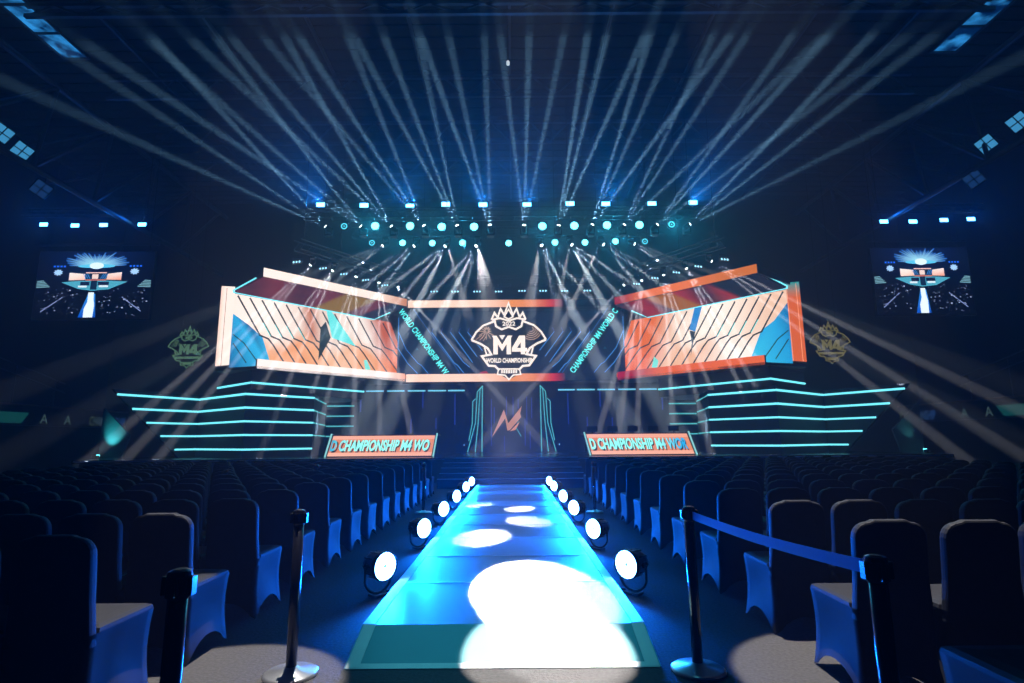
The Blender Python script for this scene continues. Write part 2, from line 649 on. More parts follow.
# ================================================================== runway par lights
def make_par(name, label, group):
    r = thing(name, label, 'stage light', (0, 0, 0), group)
    Rx = Matrix.Rotation(PI / 2, 3, 'X')      # local z -> -y
    b = MB()
    b.lathe([(0.05, -0.20), (0.09, -0.185), (0.112, -0.12), (0.122, -0.02), (0.134, 0.0), (0.134, 0.05), (0.128, 0.055), (0.124, 0.03), (0.09, 0.028)], (0, 0.0, 0.26), 28, Rx)
    for k in range(10):
        a = 2 * PI * k / 10
        b.box((0.117 * math.cos(a), 0.09, 0.26 + 0.117 * math.sin(a)), (0.012, 0.12, 0.012))
    b.build('housing', M['black'], r, True)
    f = MB()
    for rad, n in ((0.029, 6), (0.059, 12), (0.088, 18), (0.109, 25)):
        for k in range(n):
            a = 2 * PI * (k + 0.5 * (n % 4 == 2)) / n
            c = (rad * math.cos(a), -0.036, 0.26 + rad * math.sin(a))
            f.lathe([(0.0155, 0), (0.0125, 0.006), (0.004, 0.009)], c, 8, Rx)
    f.build('led_array', M['par_face'], r)
    y = MB()
    arc = [(-0.15, 0.06, 0.26)] + [(0.15 * math.cos(a), 0.06, 0.14 + 0.125 * math.sin(a)) for a in [PI + PI * q / 10 for q in range(11)]] + [(0.15, 0.06, 0.26)]
    y.tube(arc, 0.012, 6)
    for sx in (-1, 1):
        y.lathe([(0.03, 0), (0.03, 0.025)], (sx * 0.138 - 0.0125, 0.06, 0.26), 10, Matrix.Rotation(PI / 2, 3, 'Y'))
    y.build('yoke', M['black'], r)
    y = MB()
    y.tube([(-0.10, 0.06, 0.014), (-0.12, -0.05, 0.014), (0.12, -0.05, 0.014), (0.10, 0.06, 0.014)], 0.013, 6)
    y.build('foot_bracket', M['black'], r)
    return r


PARY = [(5.6, 5.6), (7.95, 7.8), (10.15, 10.2), (12.45, 12.3), (14.9, 15.0), (16.9, 16.9)]
parp = None
for i, (yl, yr) in enumerate(PARY):
    for s, x, Y in ((-1, -1.225, yl), (1, 1.075, yr)):
        lab = 'round blue LED floor lamp, %s in line up the runway edge, on its %s' % (ORD[i + 1], 'left' if s < 0 else 'right')
        rot = (0, 0, math.radians(50 if s < 0 else -48))
        if parp is None:
            parp = make_par('par_light', lab, 'LED floor lamps along the runway')
            o = parp
        else:
            o = dup(parp, label=lab)
        o.location = (x, Y, 0)
        o.rotation_euler = rot
        bpy.context.view_layer.update()
        d = Vector((-s * 0.72, -0.68, 0.16))
        p = Vector((x, Y, 0.26)) + d * 0.09
        spot(p, p + d, 620 if i else 430, 160, (0.0, 0.13, 1.0), 0.6, 0.10, o, 'par_glow')
        # extra cyan spot set beside each lamp to wash the deck
        p2 = Vector((x, Y, 0.30)) + Vector((-s * 0.14, -0.08, 0.02))
        spot(p2, p2 + Vector((-s * 0.55, -0.8, -0.22)), 3.5, 120, (0.08, 0.72, 1.0), 0.8, 0.05, o, 'par_extra_wash')

# ================================================================== chairs
CW = 0.45


def make_chair():
    r = thing('covered_chair', '', 'chair', (0, 0, 0), 'covered chairs in rows')
    # origin: floor under the middle of the backrest; seat runs to +y
    y0, y1, hz = -0.05, 0.45, 0.46
    hx = CW / 2 - 0.005
    # skirt: stretched cloth round the legs, arched between the feet
    per, n = [], 10
    for a, b in (((-hx, y0), (hx, y0)), ((hx, y0), (hx, y1)), ((hx, y1), (-hx, y1)), ((-hx, y1), (-hx, y0))):
        for k in range(n):
            t = k / n
            per.append((a[0] + (b[0] - a[0]) * t, a[1] + (b[1] - a[1]) * t, t))
    sk = MB()
    NZ = 6
    vs, fs = [], []
    for j in range(NZ + 1):
        for (x, y, t) in per:
            arch = 0.12 * max(0, math.sin(PI * min(1, max(0, (t - 0.08) / 0.84)))) ** 0.6
            z = hz + (arch - hz) * j / NZ
            f = j / NZ
            pull = 0.028 * math.sin(PI * f) * (0.6 + 0.4 * math.sin(PI * t)) - 0.012 * f
            q = (1 - pull / hx)
            cx, cy = 0, (y0 + y1) / 2
            vs.append((cx + (x - cx) * q, cy + (y - cy) * (1 - pull / 0.25), z))
    m = len(per)
    for j in range(NZ):
        for k in range(m):
            fs.append((j * m + k, (j + 1) * m + k, (j + 1) * m + (k + 1) % m, j * m + (k + 1) % m))
    sk.add(vs, fs).build('skirt', M['cover'], r, True)
    # padded seat
    se = MB()
    prof = [(0.0, 0.455), (0.006, 0.478), (0.03, 0.49), (0.09, 0.496)]
    rings = []
    for inset, z in prof:
        rings.append([(-hx + inset, y0 + 0.06 + inset, z), (hx - inset, y0 + 0.06 + inset, z), (hx - inset, y1 - inset, z), (-hx + inset, y1 - inset, z)])
    vs = [p for rg in rings for p in rg]
    fs = [(0, 3, 2, 1), (12, 13, 14, 15)]
    for j in range(3):
        for k in range(4):
            fs.append((j * 4 + k, j * 4 + (k + 1) % 4, (j + 1) * 4 + (k + 1) % 4, (j + 1) * 4 + k))
    se.add(vs, fs).build('seat', M['cover'], r, False)
    # backrest: rounded slab, leaning back a little
    out = []
    hb, top, rad = hx - 0.004, 0.935, 0.085
    out += [(-hb - 0.004, 0.40), (-hb + 0.012, 0.62)]
    for k in range(6):
        a = PI - PI / 2 * k / 5
        out.append((-hb + 0.012 + rad + rad * math.cos(a), top - rad + rad * math.sin(a)))
    out += [(-0.09, top + 0.012), (0.09, top + 0.012)]
    for k in range(6):
        a = PI / 2 - PI / 2 * k / 5
        out.append((hb - 0.012 - rad + rad * math.cos(a), top - rad + rad * math.sin(a)))
    out += [(hb - 0.012, 0.62), (hb + 0.004, 0.40)]
    bk = MB()
    nn = len(out)
    rings = []
    for sc, dy in ((0.955, -0.03), (0.985, -0.026), (1.0, -0.012), (1.0, 0.008), (0.985, 0.022), (0.95, 0.027)):
        rg = []
        for x, z in out:
            zz = 0.40 + (z - 0.40) * (0.5 + sc / 2)
            lean = -0.11 * max(0, (zz - 0.45)) - 0.02
            rg.append((x * sc, dy + lean, zz))
        rings.append(rg)
    vs = [p for rg in rings for p in rg]
    fs = [tuple(range(nn)), tuple(range((len(rings) - 1) * nn, len(rings) * nn))[::-1]]
    for j in range(len(rings) - 1):
        for k in range(nn):
            fs.append((j * nn + (k + 1) % nn, j * nn + k, (j + 1) * nn + k, (j + 1) * nn + (k + 1) % nn))
    bk.add(vs, fs).build('backrest', M['cover'], r, False)
    return r


chair0 = make_chair()
first = True
spots_ = []
for s, nm, Y0, dY, nrow, edge in ((-1, 'left', 3.53, 0.93, 14, 2.1), (1, 'right', 2.78, 1.09, 13, 1.9)):
    for k in range(nrow):
        yf = Y0 + dY * k
        for c in range(17):
            x = s * (edge + CW / 2 + c * 0.475)
            if abs(x) > 9.9:
                continue
            px, py = proj((x, yf, 0.8))
            if px < -25 or px > 1049:
                continue
            spots_.append((s, nm, k, c, x, yf - 0.45))
CHAIRS = len(spots_)
print('CHAIRS', CHAIRS)
for s, nm, k, c, x, y in spots_:
    if c == 0:
        lab = 'covered chair with blue-lit skirt on the runway aisle, %s row from the camera, %s block' % (ORD[k + 1], nm)
    else:
        lab = 'black covered chair %s in from the runway aisle, %s row from the camera, %s block' % (ORD[c + 1], ORD[k + 1], nm)
    rz = random.uniform(-0.035, 0.035)
    dx, dy = random.uniform(-0.008, 0.008) * 0, random.uniform(-0.03, 0.03)
    o = chair0 if first else dup(chair0)
    first = False
    o['label'] = lab
    o.location = (x, y + dy, 0)
    o.rotation_euler = (0, 0, rz * 0.35)
# a white sheet lying on a seat in the second row, left block
pp = MB()
pp.add([(-0.075, -0.1, 0), (0.075, -0.1, 0), (0.075, 0.1, 0.0), (-0.075, 0.1, 0), (-0.075, 0.1, 0.10), (0.075, 0.1, 0.11)], [(0, 1, 2, 3), (3, 2, 5, 4)])
po = pp.build('paper_sheet', M['paper'])
po.location = (-2.1 - CW / 2 - 0.475, 3.53 + 0.93 - 0.2, 0.50)
po.rotation_euler = (0, 0, 0.1)
sm = po.modifiers.new('thick', 'SOLIDIFY')
sm.thickness = 0.003
tag(po, 'small folded white sheet of paper left on a black chair seat', 'paper')


# ================================================================== stanchions
def make_post():
    r = thing('stanchion_post', '', 'barrier post', (0, 0, 0))
    MB().lathe([(0.165, 0.0), (0.165, 0.012), (0.15, 0.022), (0.06, 0.034), (0.04, 0.05)], (0, 0, 0), 32).build('base', M['chrome'], r, True)
    MB().lathe([(0.032, 0.045), (0.032, 0.89)], (0, 0, 0), 20).build('pole', M['post'], r, True)
    hd = MB()
    hd.lathe([(0.036, 0.885), (0.041, 0.895), (0.041, 0.955), (0.036, 0.972), (0.02, 0.978)], (0, 0, 0), 20)
    for k in range(4):
        a = PI / 2 * k
        hd.box((0.042 * math.cos(a), 0.042 * math.sin(a), 0.925), (0.022 if k % 2 == 0 else 0.03, 0.03 if k % 2 == 0 else 0.022, 0.06))
    hd.build('belt_head', M['post'], r)
    return r


pA = (1.13, 3.80)
pB = (1.33, 2.20)
P0 = make_post()
plist = [((-1.37, 3.78), 'black barrier post on the carpet between the left chairs and the foot of the ramp', ),
         (pA, 'black barrier post right of the ramp foot with a blue belt pulled out'),
         (pB, 'black barrier post catching the end of the blue belt, partly out of frame'),
         ((-1.14, 2.05), 'black barrier post at the lower left edge, cut off by the frame'),
         ((-1.80, 11.8), 'thin barrier post far along the aisle left of the runway'),
         ((1.62, 11.7), 'thin barrier post far along the aisle right of the runway'),
         ((3.34, 12.88), 'barrier post standing between far chair rows right of the runway'),
         ((-3.77, 11.2), 'barrier post among far chair rows left of the runway, closer to aisle'),
         ((-4.6, 9.33), 'barrier post among far chair rows left of the runway, farther from aisle')]
posts = []
for i, (p, lab) in enumerate(plist):
    o = P0 if i == 0 else dup(P0)
    o['label'] = lab
    o['group'] = 'barrier posts'
    o.location = (p[0], p[1], 0)
    posts.append(o)
# retracting belt of the second post
bl = MB()
N = 14
d = Vector((pB[0] - pA[0], pB[1] - pA[1], 0))
L = d.length
d.normalize()
nrm = Vector((-d.y, d.x, 0))
vs, fs = [], []
for k in range(N + 1):
    t = 0.056 + (L - 0.115) * k / N
    sag = 0.018 * math.sin(PI * k / N)
    for dz in (-0.025, 0.025):
        for w in (-0.0015, 0.0015):
            vs.append(d * t + nrm * w + Vector((0, 0, 0.925 + dz - sag)))
for k in range(N):
    a, b = k * 4, (k + 1) * 4
    fs += [(a, b, b + 2, a + 2), (a + 1, a + 3, b + 3, b + 1), (a + 2, b + 2, b + 3, a + 3), (a, a + 1, b + 1, b)]
fs += [(0, 2, 3, 1), (N * 4, N * 4 + 1, N * 4 + 3, N * 4 + 2)]
bo = bl.add(vs, fs).build('belt', M['belt'], posts[1])
bo['label'] = 'blue webbing belt'

# ================================================================== striped wings of the stage
XC = -0.05
WP = [(14.4, 20.7), (12.9, 23.6), (9.78, 21.0), (8.0, 23.15), (8.74, 26.9), (9.3, 28.6)]
LZ = [at_y(248, y, 21.0).z for y in (394, 407.6, 421.25, 435, 449.6)]
print('line heights', [round(z, 2) for z in LZ])
UP = [(12.55, 24.3), (10.15, 22.15), (6.9, 26.6)]       # outline of the block below the angled screens
UZ = 3.72
WT = 3.36
for s, nm in ((-1, 'left'), (1, 'right')):
    r = thing('stage_wing', 'dark faceted stage wall with six stacked cyan light lines, %s of the stage' % nm, 'stage wall', (XC, 20, 0))
    fx = lambda p: (s * p[0], p[1] - 20)
    body = [fx(p) for p in WP[1:]] + [fx((13.3, 28.6))]
    MB().prism(body, SZ + 0.003, WT).build('wall_panel', M['panel'], r)
    ub = [fx(UP[0]), fx(UP[1]), fx(UP[2]), fx((8.3, 28.6)), fx((12.6, 28.6))]
    MB().prism(ub, WT + 0.002, 4.23).build('upper_block', M['panel'], r)
    # outer leaf with a raked end
    A, B = Vector((s * WP[1][0], WP[1][1] - 20, 0)), Vector((s * WP[0][0], WP[0][1] - 20, 0))
    dv = (B - A)
    en = Vector((-s * dv.y * -1, 0, 0))
    nv = Vector((-s * abs(dv.y), -abs(dv.x) * 0.35, 0)).normalized()
    ends = []
    for (xl, yl), z in zip(((118, 394), (133, 409.5), (147, 423.5), (161, 436.5), (175, 450)), LZ):
        w = at_plane(xl, yl, (-WP[1][0] + XC, WP[1][1]), (-WP[0][0] + XC, WP[0][1]))
        t = (Vector((-(w.x - XC), w.y, 0)) - Vector((WP[1][0], WP[1][1], 0))).length / dv.length
        ends.append(t)
    tt, tb = ends[0] + 0.05, ends[-1] - 0.05
    quad = [A + Vector((0, 0, SZ + 0.003)), A + dv * tb + Vector((0, 0, SZ + 0.003)), A + dv * tt + Vector((0, 0, WT)), A + Vector((0, 0, WT))]
    MB().slab(quad, nv, 0.1).build('outer_leaf', M['panel'], r)
    # light lines: a slim square profile following the wall
    def strip(pts, z, name='light_line', m='cyan', rr=0.036):
        path = [Vector((p[0], p[1], z)) for p in pts]
        return MB().tube(path, rr, 6).build(name, M[m], r)
    off = 0.05
    def outw(poly):
        res = []
        for i, p in enumerate(poly):
            res.append((p[0] - s * 0.02, p[1] - off))
        return res
    for j, z in enumerate(LZ):
        e = A + dv * ends[j]
        strip(outw([(e.x, e.y)] + [fx(p) for p in WP[1:4]]), z, rr=0.045 if j < 2 else 0.04)
        if j < 4:
            strip(outw([fx(WP[3]), fx((8.3, 24.5)), fx(WP[4])]), z, 'return_line', 'cyan_dim', 0.03)
            strip([fx((9.2, 28.52)), fx((7.85, 28.52))], z, 'back_line', 'cyan_dim', 0.035)
    strip(outw([fx(UP[0]), fx(UP[1]), fx(UP[2])]), UZ, rr=0.045)

    # fin at the outer end, lit by a cyan lamp
    fn = thing('side_fin', 'kite-shaped dark end panel catching cyan light at the %s end of stage' % nm, 'panel', (s * 14.55 + XC, 21.6, 0))
    kp = [(0, -0.3, 0.9), (0, -1.0, 1.9), (0.0, -0.35, 3.0), (0, 0.9, 1.6)]
    c0, c1 = Vector((s * 0.35, -0.6, 0)), Vector((s * 0.9, 0.2, 0))
    pts = [Vector((s * 0.0, 0, 0.86)), Vector((s * 0.75, -0.35, 1.2)), Vector((s * 0.9, -0.4, 2.6)), Vector((s * 0.15, -0.05, 1.75))]
    pts = [Vector((0, 0, 0.86)), Vector((s * 0.85, 0.0, 0.86)), Vector((s * 0.85, 0.0, 2.75)), Vector((-s * 0.25, 0, 1.72))]
    pts = pts if s > 0 else pts
    MB().slab(pts if s < 0 else pts[::-1], (0, -1, 0), 0.08).build('face', mat('fin_face', (0.18, 0.2, 0.2), 0.5, noise=0.1), fn)
    MB().rbox((s * 0.55, -0.55, 0.93), (0.16, 0.2, 0.14), 0.02).build('lamp', M['black'], fn)
    MB().box((s * 0.55, -0.44, 0.985), (0.1, 0.04, 0.06)).build('lamp_lens', M['cyan_face'], fn)
    if s < 0:
        spot((s * 15.02 + XC, 21.1, 1.15), (s * 14.9 + XC, 21.6, 1.75), 110, 62, (0.05, 0.75, 0.85), 1.0, 0.04, fn, 'fin_light')
    else:
        spot((s * 15.1 + XC, 21.25, 1.1), (s * 14.75 + XC, 21.6, 1.9), 14, 50, (0.15, 0.75, 0.8), 1.0, 0.04, fn, 'fin_light')

# ================================================================== angled LED screens
F_, J_ = (9.9, 22.0), (5.12, 27.3)
LO, LI = (11.6, 23.05), (5.29, 29.86)
dw = Vector((LI[0] - LO[0], LI[1] - LO[1], 0))
WL = dw.length
BZ0, BZ1, TZ0, TZ1 = 4.26, 4.64, 7.97, 8.34


def crop(x, y):            # left wall artwork survey -> (along, height) on the wall
    px, py = 200 + x * .2196, 240 + y * .2196
    w = at_plane(px, py, (-LO[0] + XC, LO[1]), (-LI[0] + XC, LI[1]))
    a = (Vector((-(w.x - XC), w.y, 0)) - Vector((LO[0], LO[1], 0))).length
    return (a, w.z - 4.6)


PALE, PEACH, ORNG, RUST = lin(255, 240, 230), lin(244, 205, 182), lin(238, 158, 106), lin(170, 62, 50)
BLUE1, BLUE2, CYAN, DARK = lin(10, 90, 150), lin(35, 160, 215), lin(105, 228, 226), lin(14, 36, 46)
for s, nm in ((-1, 'left'), (1, 'right')):
    r = thing('angled_led_screen', 'large angled LED screen box with slanted orange slats and %s borders, %s of the emblem' % ('pale' if s < 0 else 'orange', nm), 'screen', (XC, 22, 0))
    q = lambda p, z: Vector((s * p[0], p[1] - 22, z))
    # dark shell: floor slab, roof and back
    plan = [F_, J_, (5.9, 29.2), (6.2, 29.45), (LO[0] + 0.45, LO[1] + 0.35), (11.9, 22.75)]
    MB().prism([(s * x, y - 22) for x, y in plan], BZ0 - 0.005, BZ0 + 0.10).build('base_slab', M['soffit'], r)
    back = [(LO[0] + 0.03, LO[1] + 0.02), (LI[0] + 0.03, LI[1] + 0.02), (LI[0] + 0.3, LI[1] + 0.25), (LO[0] + 0.4, LO[1] + 0.3)]
    MB().prism([(s * x, y - 22) for x, y in back], BZ0 + 0.105, 7.9).build('back_shell', M['soffit'], r)
    n = Vector((-s * -dw.y, 0, 0))
    U = Vector((s * dw.x, dw.y, 0)).normalized()
    N = Vector((U.y, -U.x, 0))
    if N.y > 0:
        N = -N
    pic = Picture(Vector((s * LO[0], LO[1] - 22, 4.6)), U, (0, 0, 1), N)
    C = crop

    def base(u, v):
        a = u * WL
        vv = v
        zig = 0.46 + 0.10 * math.sin(a * 2.2)
        if s < 0:
            up = mix(lin(232, 204, 188), PALE, 0.55 + 0.45 * math.sin(a * 0.9 + 0.4))
            lo = mix(ORNG, lin(244, 188, 150), 0.5 + 0.5 * math.sin(a * 1.3 + 1))
            if u > 0.78:
                up = mix(up, lin(190, 92, 62), (u - 0.78) / 0.12)
                lo = mix(lo, lin(225, 110, 50), (u - 0.78) / 0.12)
            if 0.36 < u < 0.5:
                up = mix(up, lin(196, 120, 92), 1 - abs(u - 0.43) / 0.07)
        else:
            up = mix(lin(236, 192, 164), lin(255, 240, 226), 0.5 + 0.5 * math.sin(a * 0.9 - 1.9))
            lo = mix(lin(236, 176, 138), PALE, 0.5 + 0.5 * math.sin(a * 1.1 - 1))
            if u > 0.66:
                up = mix(up, lin(226, 106, 46), (u - 0.66) / 0.16)
                lo = mix(lo, lin(228, 98, 44), (u - 0.66) / 0.14)
        t = (vv - zig + 0.1) / 0.2
        return mix(lo, up, t)
    H = 3.0
    bl_ = (0, 0)
    pic.grid([(0, -0.28), (WL, 0.06), (WL - 1.4, H - 0.1), (0, H)], 44, 14, base, 0)
    screen = pic.mb.build('screen_face', M['screen'], r)
    pic.mb = MB()
    # blue field at the low outer corner
    if s < 0:
        pic.poly([C(150, 335), C(225, 390), C(285, 445), (C(340, 545)[0], -0.28), (0, -0.28)], [BLUE2, BLUE1, BLUE2, lin(60, 190, 235), BLUE1], 1)
    else:
        pic.poly([C(150, 300), C(215, 385), C(275, 430), (C(350, 545)[0], -0.28), (0, -0.28)], [BLUE1, BLUE2, BLUE2, lin(60, 200, 230), lin(30, 150, 205)], 1)
    # slat gaps
    for k in range(15):
        x0 = 172 + k * 55
        yt = 246 + (x0 - 165) * .19
        zy = 452 + k * 5
        x1 = x0 + (zy - yt) / 1.62
        pts = [(x0, yt + 6), (x1 - 26, zy - 18), (x1 + 12, zy - 2), (x1 + 34, zy + 26), (x1 + 105, zy + 140)]
        P = [C(*p) for p in pts]
        P = [p for p in P if p[0] < WL - 0.02]
        P = [(a, max(-0.26 + 0.34 * a / WL, b)) for a, b in P]
        if len(P) > 1:
            pic.line(P, 0.07, DARK, 3)
            if k in (1, 2, 3, 4):
                q0 = [C(*pts[0]), C(*pts[1])]
                m0 = (q0[0][0] * .35 + q0[1][0] * .65 - 0.03, q0[0][1] * .35 + q0[1][1] * .65)
                pic.line([m0, (q0[1][0] - 0.03, q0[1][1])], 0.03, CYAN, 4)
    pic.line([C(150, 430), C(200, 470), C(265, 560)], 0.045, DARK, 3)
    pic.line([C(150, 470), C(210, 560)], 0.045, DARK, 3)
    # shards
    if s < 0:
        pic.poly([C(568, 288), C(602, 332), C(708, 484), C(600, 446)], CYAN, 5)
        pic.poly([C(572, 372), C(594, 445), C(538, 548), C(548, 400)], lin(26, 50, 58), 5)
        pic.poly([C(745, 548), C(758, 545), C(776, 590), C(752, 592)], lin(120, 225, 215), 5)
    else:
        pic.poly([C(535, 288), C(570, 296), C(602, 420), C(575, 430)], lin(40, 130, 200), 5)
        pic.poly([C(575, 430), C(600, 425), C(592, 480), C(598, 545)], lin(40, 56, 66), 5)
        pic.poly([C(745, 560), C(765, 540), C(776, 590), C(752, 592)], lin(120, 225, 215), 5)
    pic.mb.build('screen_artwork', M['screen_soft'], r)
    # sloping LED ceiling from the wall top up to the top border
    ct = MB()
    NU = 26
    cols = []
    vs, fs = [], []
    for i in range(NU + 1):
        u = i / NU
        a = q(LO, 7.62).lerp(q((6.9, 28.05), 7.55), u)
        b = q((F_[0] + 0.02, F_[1] + 0.06), TZ0 + 0.02).lerp(q((J_[0] + 0.1, J_[1] + 0.1), TZ0 + 0.02), u)
        for t in (0, 0.5, 1):
            vs.append(a.lerp(b, t))
            if s < 0:
                c = mix(lin(108, 42, 56), lin(58, 28, 48), 0.5 + 0.5 * math.sin(u * 19 + t * 3))
                if 0.5 < u < 0.74:
                    c = lin(128, 96, 40)
                if u > 0.85:
                    c = lin(24, 34, 58)
            else:
                c = mix(lin(30, 30, 48), lin(150, 36, 46), 0.5 + 0.5 * math.sin(u * 21 + t * 2.2 + 1))
                if 0.55 < u < 0.75:
                    c = lin(150, 88, 34)
                if u < 0.28:
                    c = lin(14, 22, 42)
            cols.append(c)
    for i in range(NU):
        for j in range(2):
            k = i * 3 + j
            fs.append((k, k + 1, k + 4, k + 3))
    ct.add(vs, fs, cols)
    co = ct.build('ceiling_screen', M['screen_soft'], r)
    sm = co.modifiers.new('thick', 'SOLIDIFY')
    sm.thickness = 0.06
    sm.offset = 1 if s > 0 else -1
    # borders: front faces of the box, LED lit
    bd = Vector((s * (J_[0] - F_[0]), J_[1] - F_[1], 0))
    BL = bd.length
    BU = bd.normalized()
    BN = Vector((BU.y, -BU.x, 0))
    if BN.y > 0:
        BN = -BN

    def border(name, z0, z1, fn):
        p = Picture(q(F_, 0), BU, (0, 0, 1), BN)
        p.grid([(0, z0), (BL, z0), (BL, z1), (0, z1)], 22, 2, fn, 0)
        o = p.mb.build(name, M['screen'], r)
        core = MB()
        core.slab([q(F_, z0), q(J_, z0), q(J_, z1), q(F_, z1)] if s < 0 else [q(J_, z0), q(F_, z0), q(F_, z1), q(J_, z1)], BN, 0.12)
        for i, v in enumerate(core.v):
            core.v[i] = tuple(Vector(v) - BN * 0.006)
        core.build('border_frame', M['soffit'], o)
        return o
    if s < 0:
        border('top_border', TZ0, TZ1, lambda u, v: mix(lin(255, 238, 228), lin(255, 228, 212), u) if u < 0.78 else mix(lin(255, 226, 208), lin(196, 122, 82), (u - 0.78) / 0.2))
        border('bottom_border', BZ0, BZ1, lambda u, v: lin(255, 240, 232) if u < 0.85 else mix(lin(255, 240, 232), lin(236, 160, 122), (u - 0.85) / 0.15))
    else:
        border('top_border', TZ0, TZ1, lambda u, v: (lin(196, 104, 42) if u < 0.18 else mix(lin(196, 104, 42), lin(226, 112, 56), (u - 0.18) / 0.3)) if u < 0.75 else mix(lin(226, 112, 56), lin(150, 34, 46), (u - 0.75) / 0.2))
        border('bottom_border', BZ0, BZ1, lambda u, v: lin(222, 98, 52) if u < 0.65 else mix(lin(222, 98, 52), lin(160, 28, 52), (u - 0.65) / 0.2))
    # upright column at the outer end
    c0, c1 = (11.5, 23.02), (11.86, 22.62)
    p = Picture(q(c0, 4.42), q(c1, 0) - q(c0, 0), (0, 0, 1), Vector((-s * 0.7, -0.7, 0)))
    wcol = (Vector(c1) - Vector(c0)).length
    if s < 0:
        p.grid([(0, 0.12), (wcol, 0.02), (wcol, 3.34), (0, 3.42)], 3, 10, lambda u, v: lin(255, 236, 224) if u < 0.75 else lin(250, 214, 196), 0)
        p.line([(wcol * 0.6, 0.05), (wcol * 0.6, 3.3)], 0.018, lin(120, 70, 60), 2)
    else:
        p.grid([(0, 0.12), (wcol, 0.02), (wcol, 3.34), (0, 3.42)], 3, 10, lambda u, v: lin(206, 92, 44) if v < 0.85 else mix(lin(206, 92, 44), lin(20, 140, 140), (v - 0.85) / 0.1), 0)
        p.line([(wcol * 0.75, 0.05), (wcol * 0.75, 3.3)], 0.02, lin(255, 170, 130), 2)
        p.line([(wcol * 0.05, 0.1), (wcol * 0.05, 3.3)], 0.02, lin(255, 170, 130), 2)
    co = p.mb.build('side_column', M['screen'], r)
    MB().prism([(s * x, y - 22) for x, y in ((11.52, 23.06), (11.88, 22.66), (12.0, 22.85), (11.7, 23.2))], 4.42, 7.8).build('column_frame', M['soffit'], co)
    # cyan edge tubes
    def tube(name, pts, rr=0.035):
        MB().tube([q(p_[:2], p_[2]) for p_ in pts], rr, 6).build(name, M['cyan'], r)
    tube('edge_light', [(LO[0] - 0.06, LO[1] - 0.1, 7.60), (6.9, 28.05, 7.50), (6.0, 27.6, 7.75)], 0.045)
    tube('edge_light', [(LO[0] - 0.06, LO[1] - 0.1, 7.66), (10.3, 22.25, 7.98)], 0.03)
    if s > 0:
        MB().slab([q((9.95, 22.0), 8.3), q((9.95, 22.0), 7.95), q((11.75, 22.95), 7.7), q((11.75, 22.95), 7.85)], (s, -0.5, 0), 0.05).build('side_fascia', mat('blue_fascia', (0.02, 0.05, 0.14), 0.5, noise=0.2), r)

# ================================================================== centre screen
SCY = 27.6
r = thing('centre_led_screen', 'wide dark navy LED screen with blue chevron lines behind the emblem', 'screen', (XC, SCY, 0))
MB().box((0, 0.16, (BZ0 + TZ1) / 2), (10.3, 0.24, TZ1 - BZ0)).box((0, 0.16, (BZ1 + 7.78) / 2), (11.16, 0.22, 7.78 - BZ1)).box((0, 0.02, 7.88), (10.2, 0.03, 0.2)).build('cabinet', M['soffit'], r)
NAVY = lin(10, 26, 44)
pic = Picture((0, 0, 0), (1, 0, 0), (0, 0, 1), (0, -1, 0))
pic.grid([(-5.58, BZ1), (5.58, BZ1), (5.58, 7.78), (5.12, TZ0), (-5.12, TZ0), (-5.58, 7.78)][:2] + [(5.58, 7.78), (-5.58, 7.78)], 20, 6, lambda u, v: mix(lin(14, 34, 60), lin(8, 24, 40), 1 - abs(u - .5) * 2), 0)


def C2(x, y, px0=390, py0=290, k=130 / 888):
    w = at_y(px0 + x * k, py0 + y * k, SCY)
    return (w.x - XC, w.z)


def clampz(p):
    return (max(-5.56, min(5.56, p[0])), max(BZ1 + 0.02, min(TZ0 - 0.02, p[1])))


LINE = lin(70, 140, 215)
for m in (-1, 1):
    mm = lambda p: (p[0] if m < 0 else -p[0], p[1])
    for pts in ([(285, 290), (440, 500), (460, 512), (505, 568)], [(348, 290), (500, 492), (545, 528)], [(412, 288), (565, 496)], [(470, 288), (595, 456)], [(530, 288), (632, 415)],
                [(50, 285), (110, 405), (190, 500), (215, 515), (262, 572)], [(0, 190), (55, 400), (120, 500), (190, 572)], [(160, 130), (300, 330), (430, 500), (480, 572)]):
        P = [clampz(mm(C2(*p))) for p in pts]
        pic.line(P, 0.035, LINE if pts[0][0] != 160 else lin(40, 90, 150), 2)
        if 280 < pts[0][0]:
            h0 = mm(C2(pts[0][0], pts[0][1]))
            h1 = mm(C2(pts[0][0] + 12, pts[0][1] - 28))
            pic.line([h0, h1], 0.03, lin(50, 70, 140), 2)
    # dark slanted ribbon under the lettering
    a0, a1, a2, a3 = C2(20, 112), C2(90, 112), C2(425, 572), C2(340, 572)
    pic.poly([clampz(mm(p)) for p in (a0, a1, a2, a3)], lin(6, 20, 30), 1)
    # small triangles
    t0 = C2(185, 405)
    pic.poly([mm((t0[0] - 0.09, t0[1] - 0.05)), mm((t0[0] + 0.09, t0[1] - 0.05)), mm((t0[0], t0[1] + 0.09))], lin(30, 90, 100), 3)
P0t, P1t = C2(52, 150), C2(372, 590)
ang = math.atan2(P1t[1] - P0t[1], P1t[0] - P0t[0])
LT = math.hypot(P1t[0] - P0t[0], P1t[1] - P0t[1])
AQ = tuple(c * 1.3 for c in lin(90, 225, 220))
pic.text('WORLD CHAMPIONSHIP M4 W', P0t[0] + 0.02, P0t[1] - 0.0, 0.31, AQ, ang, LT * 0.985, 0, 4, 0.03)
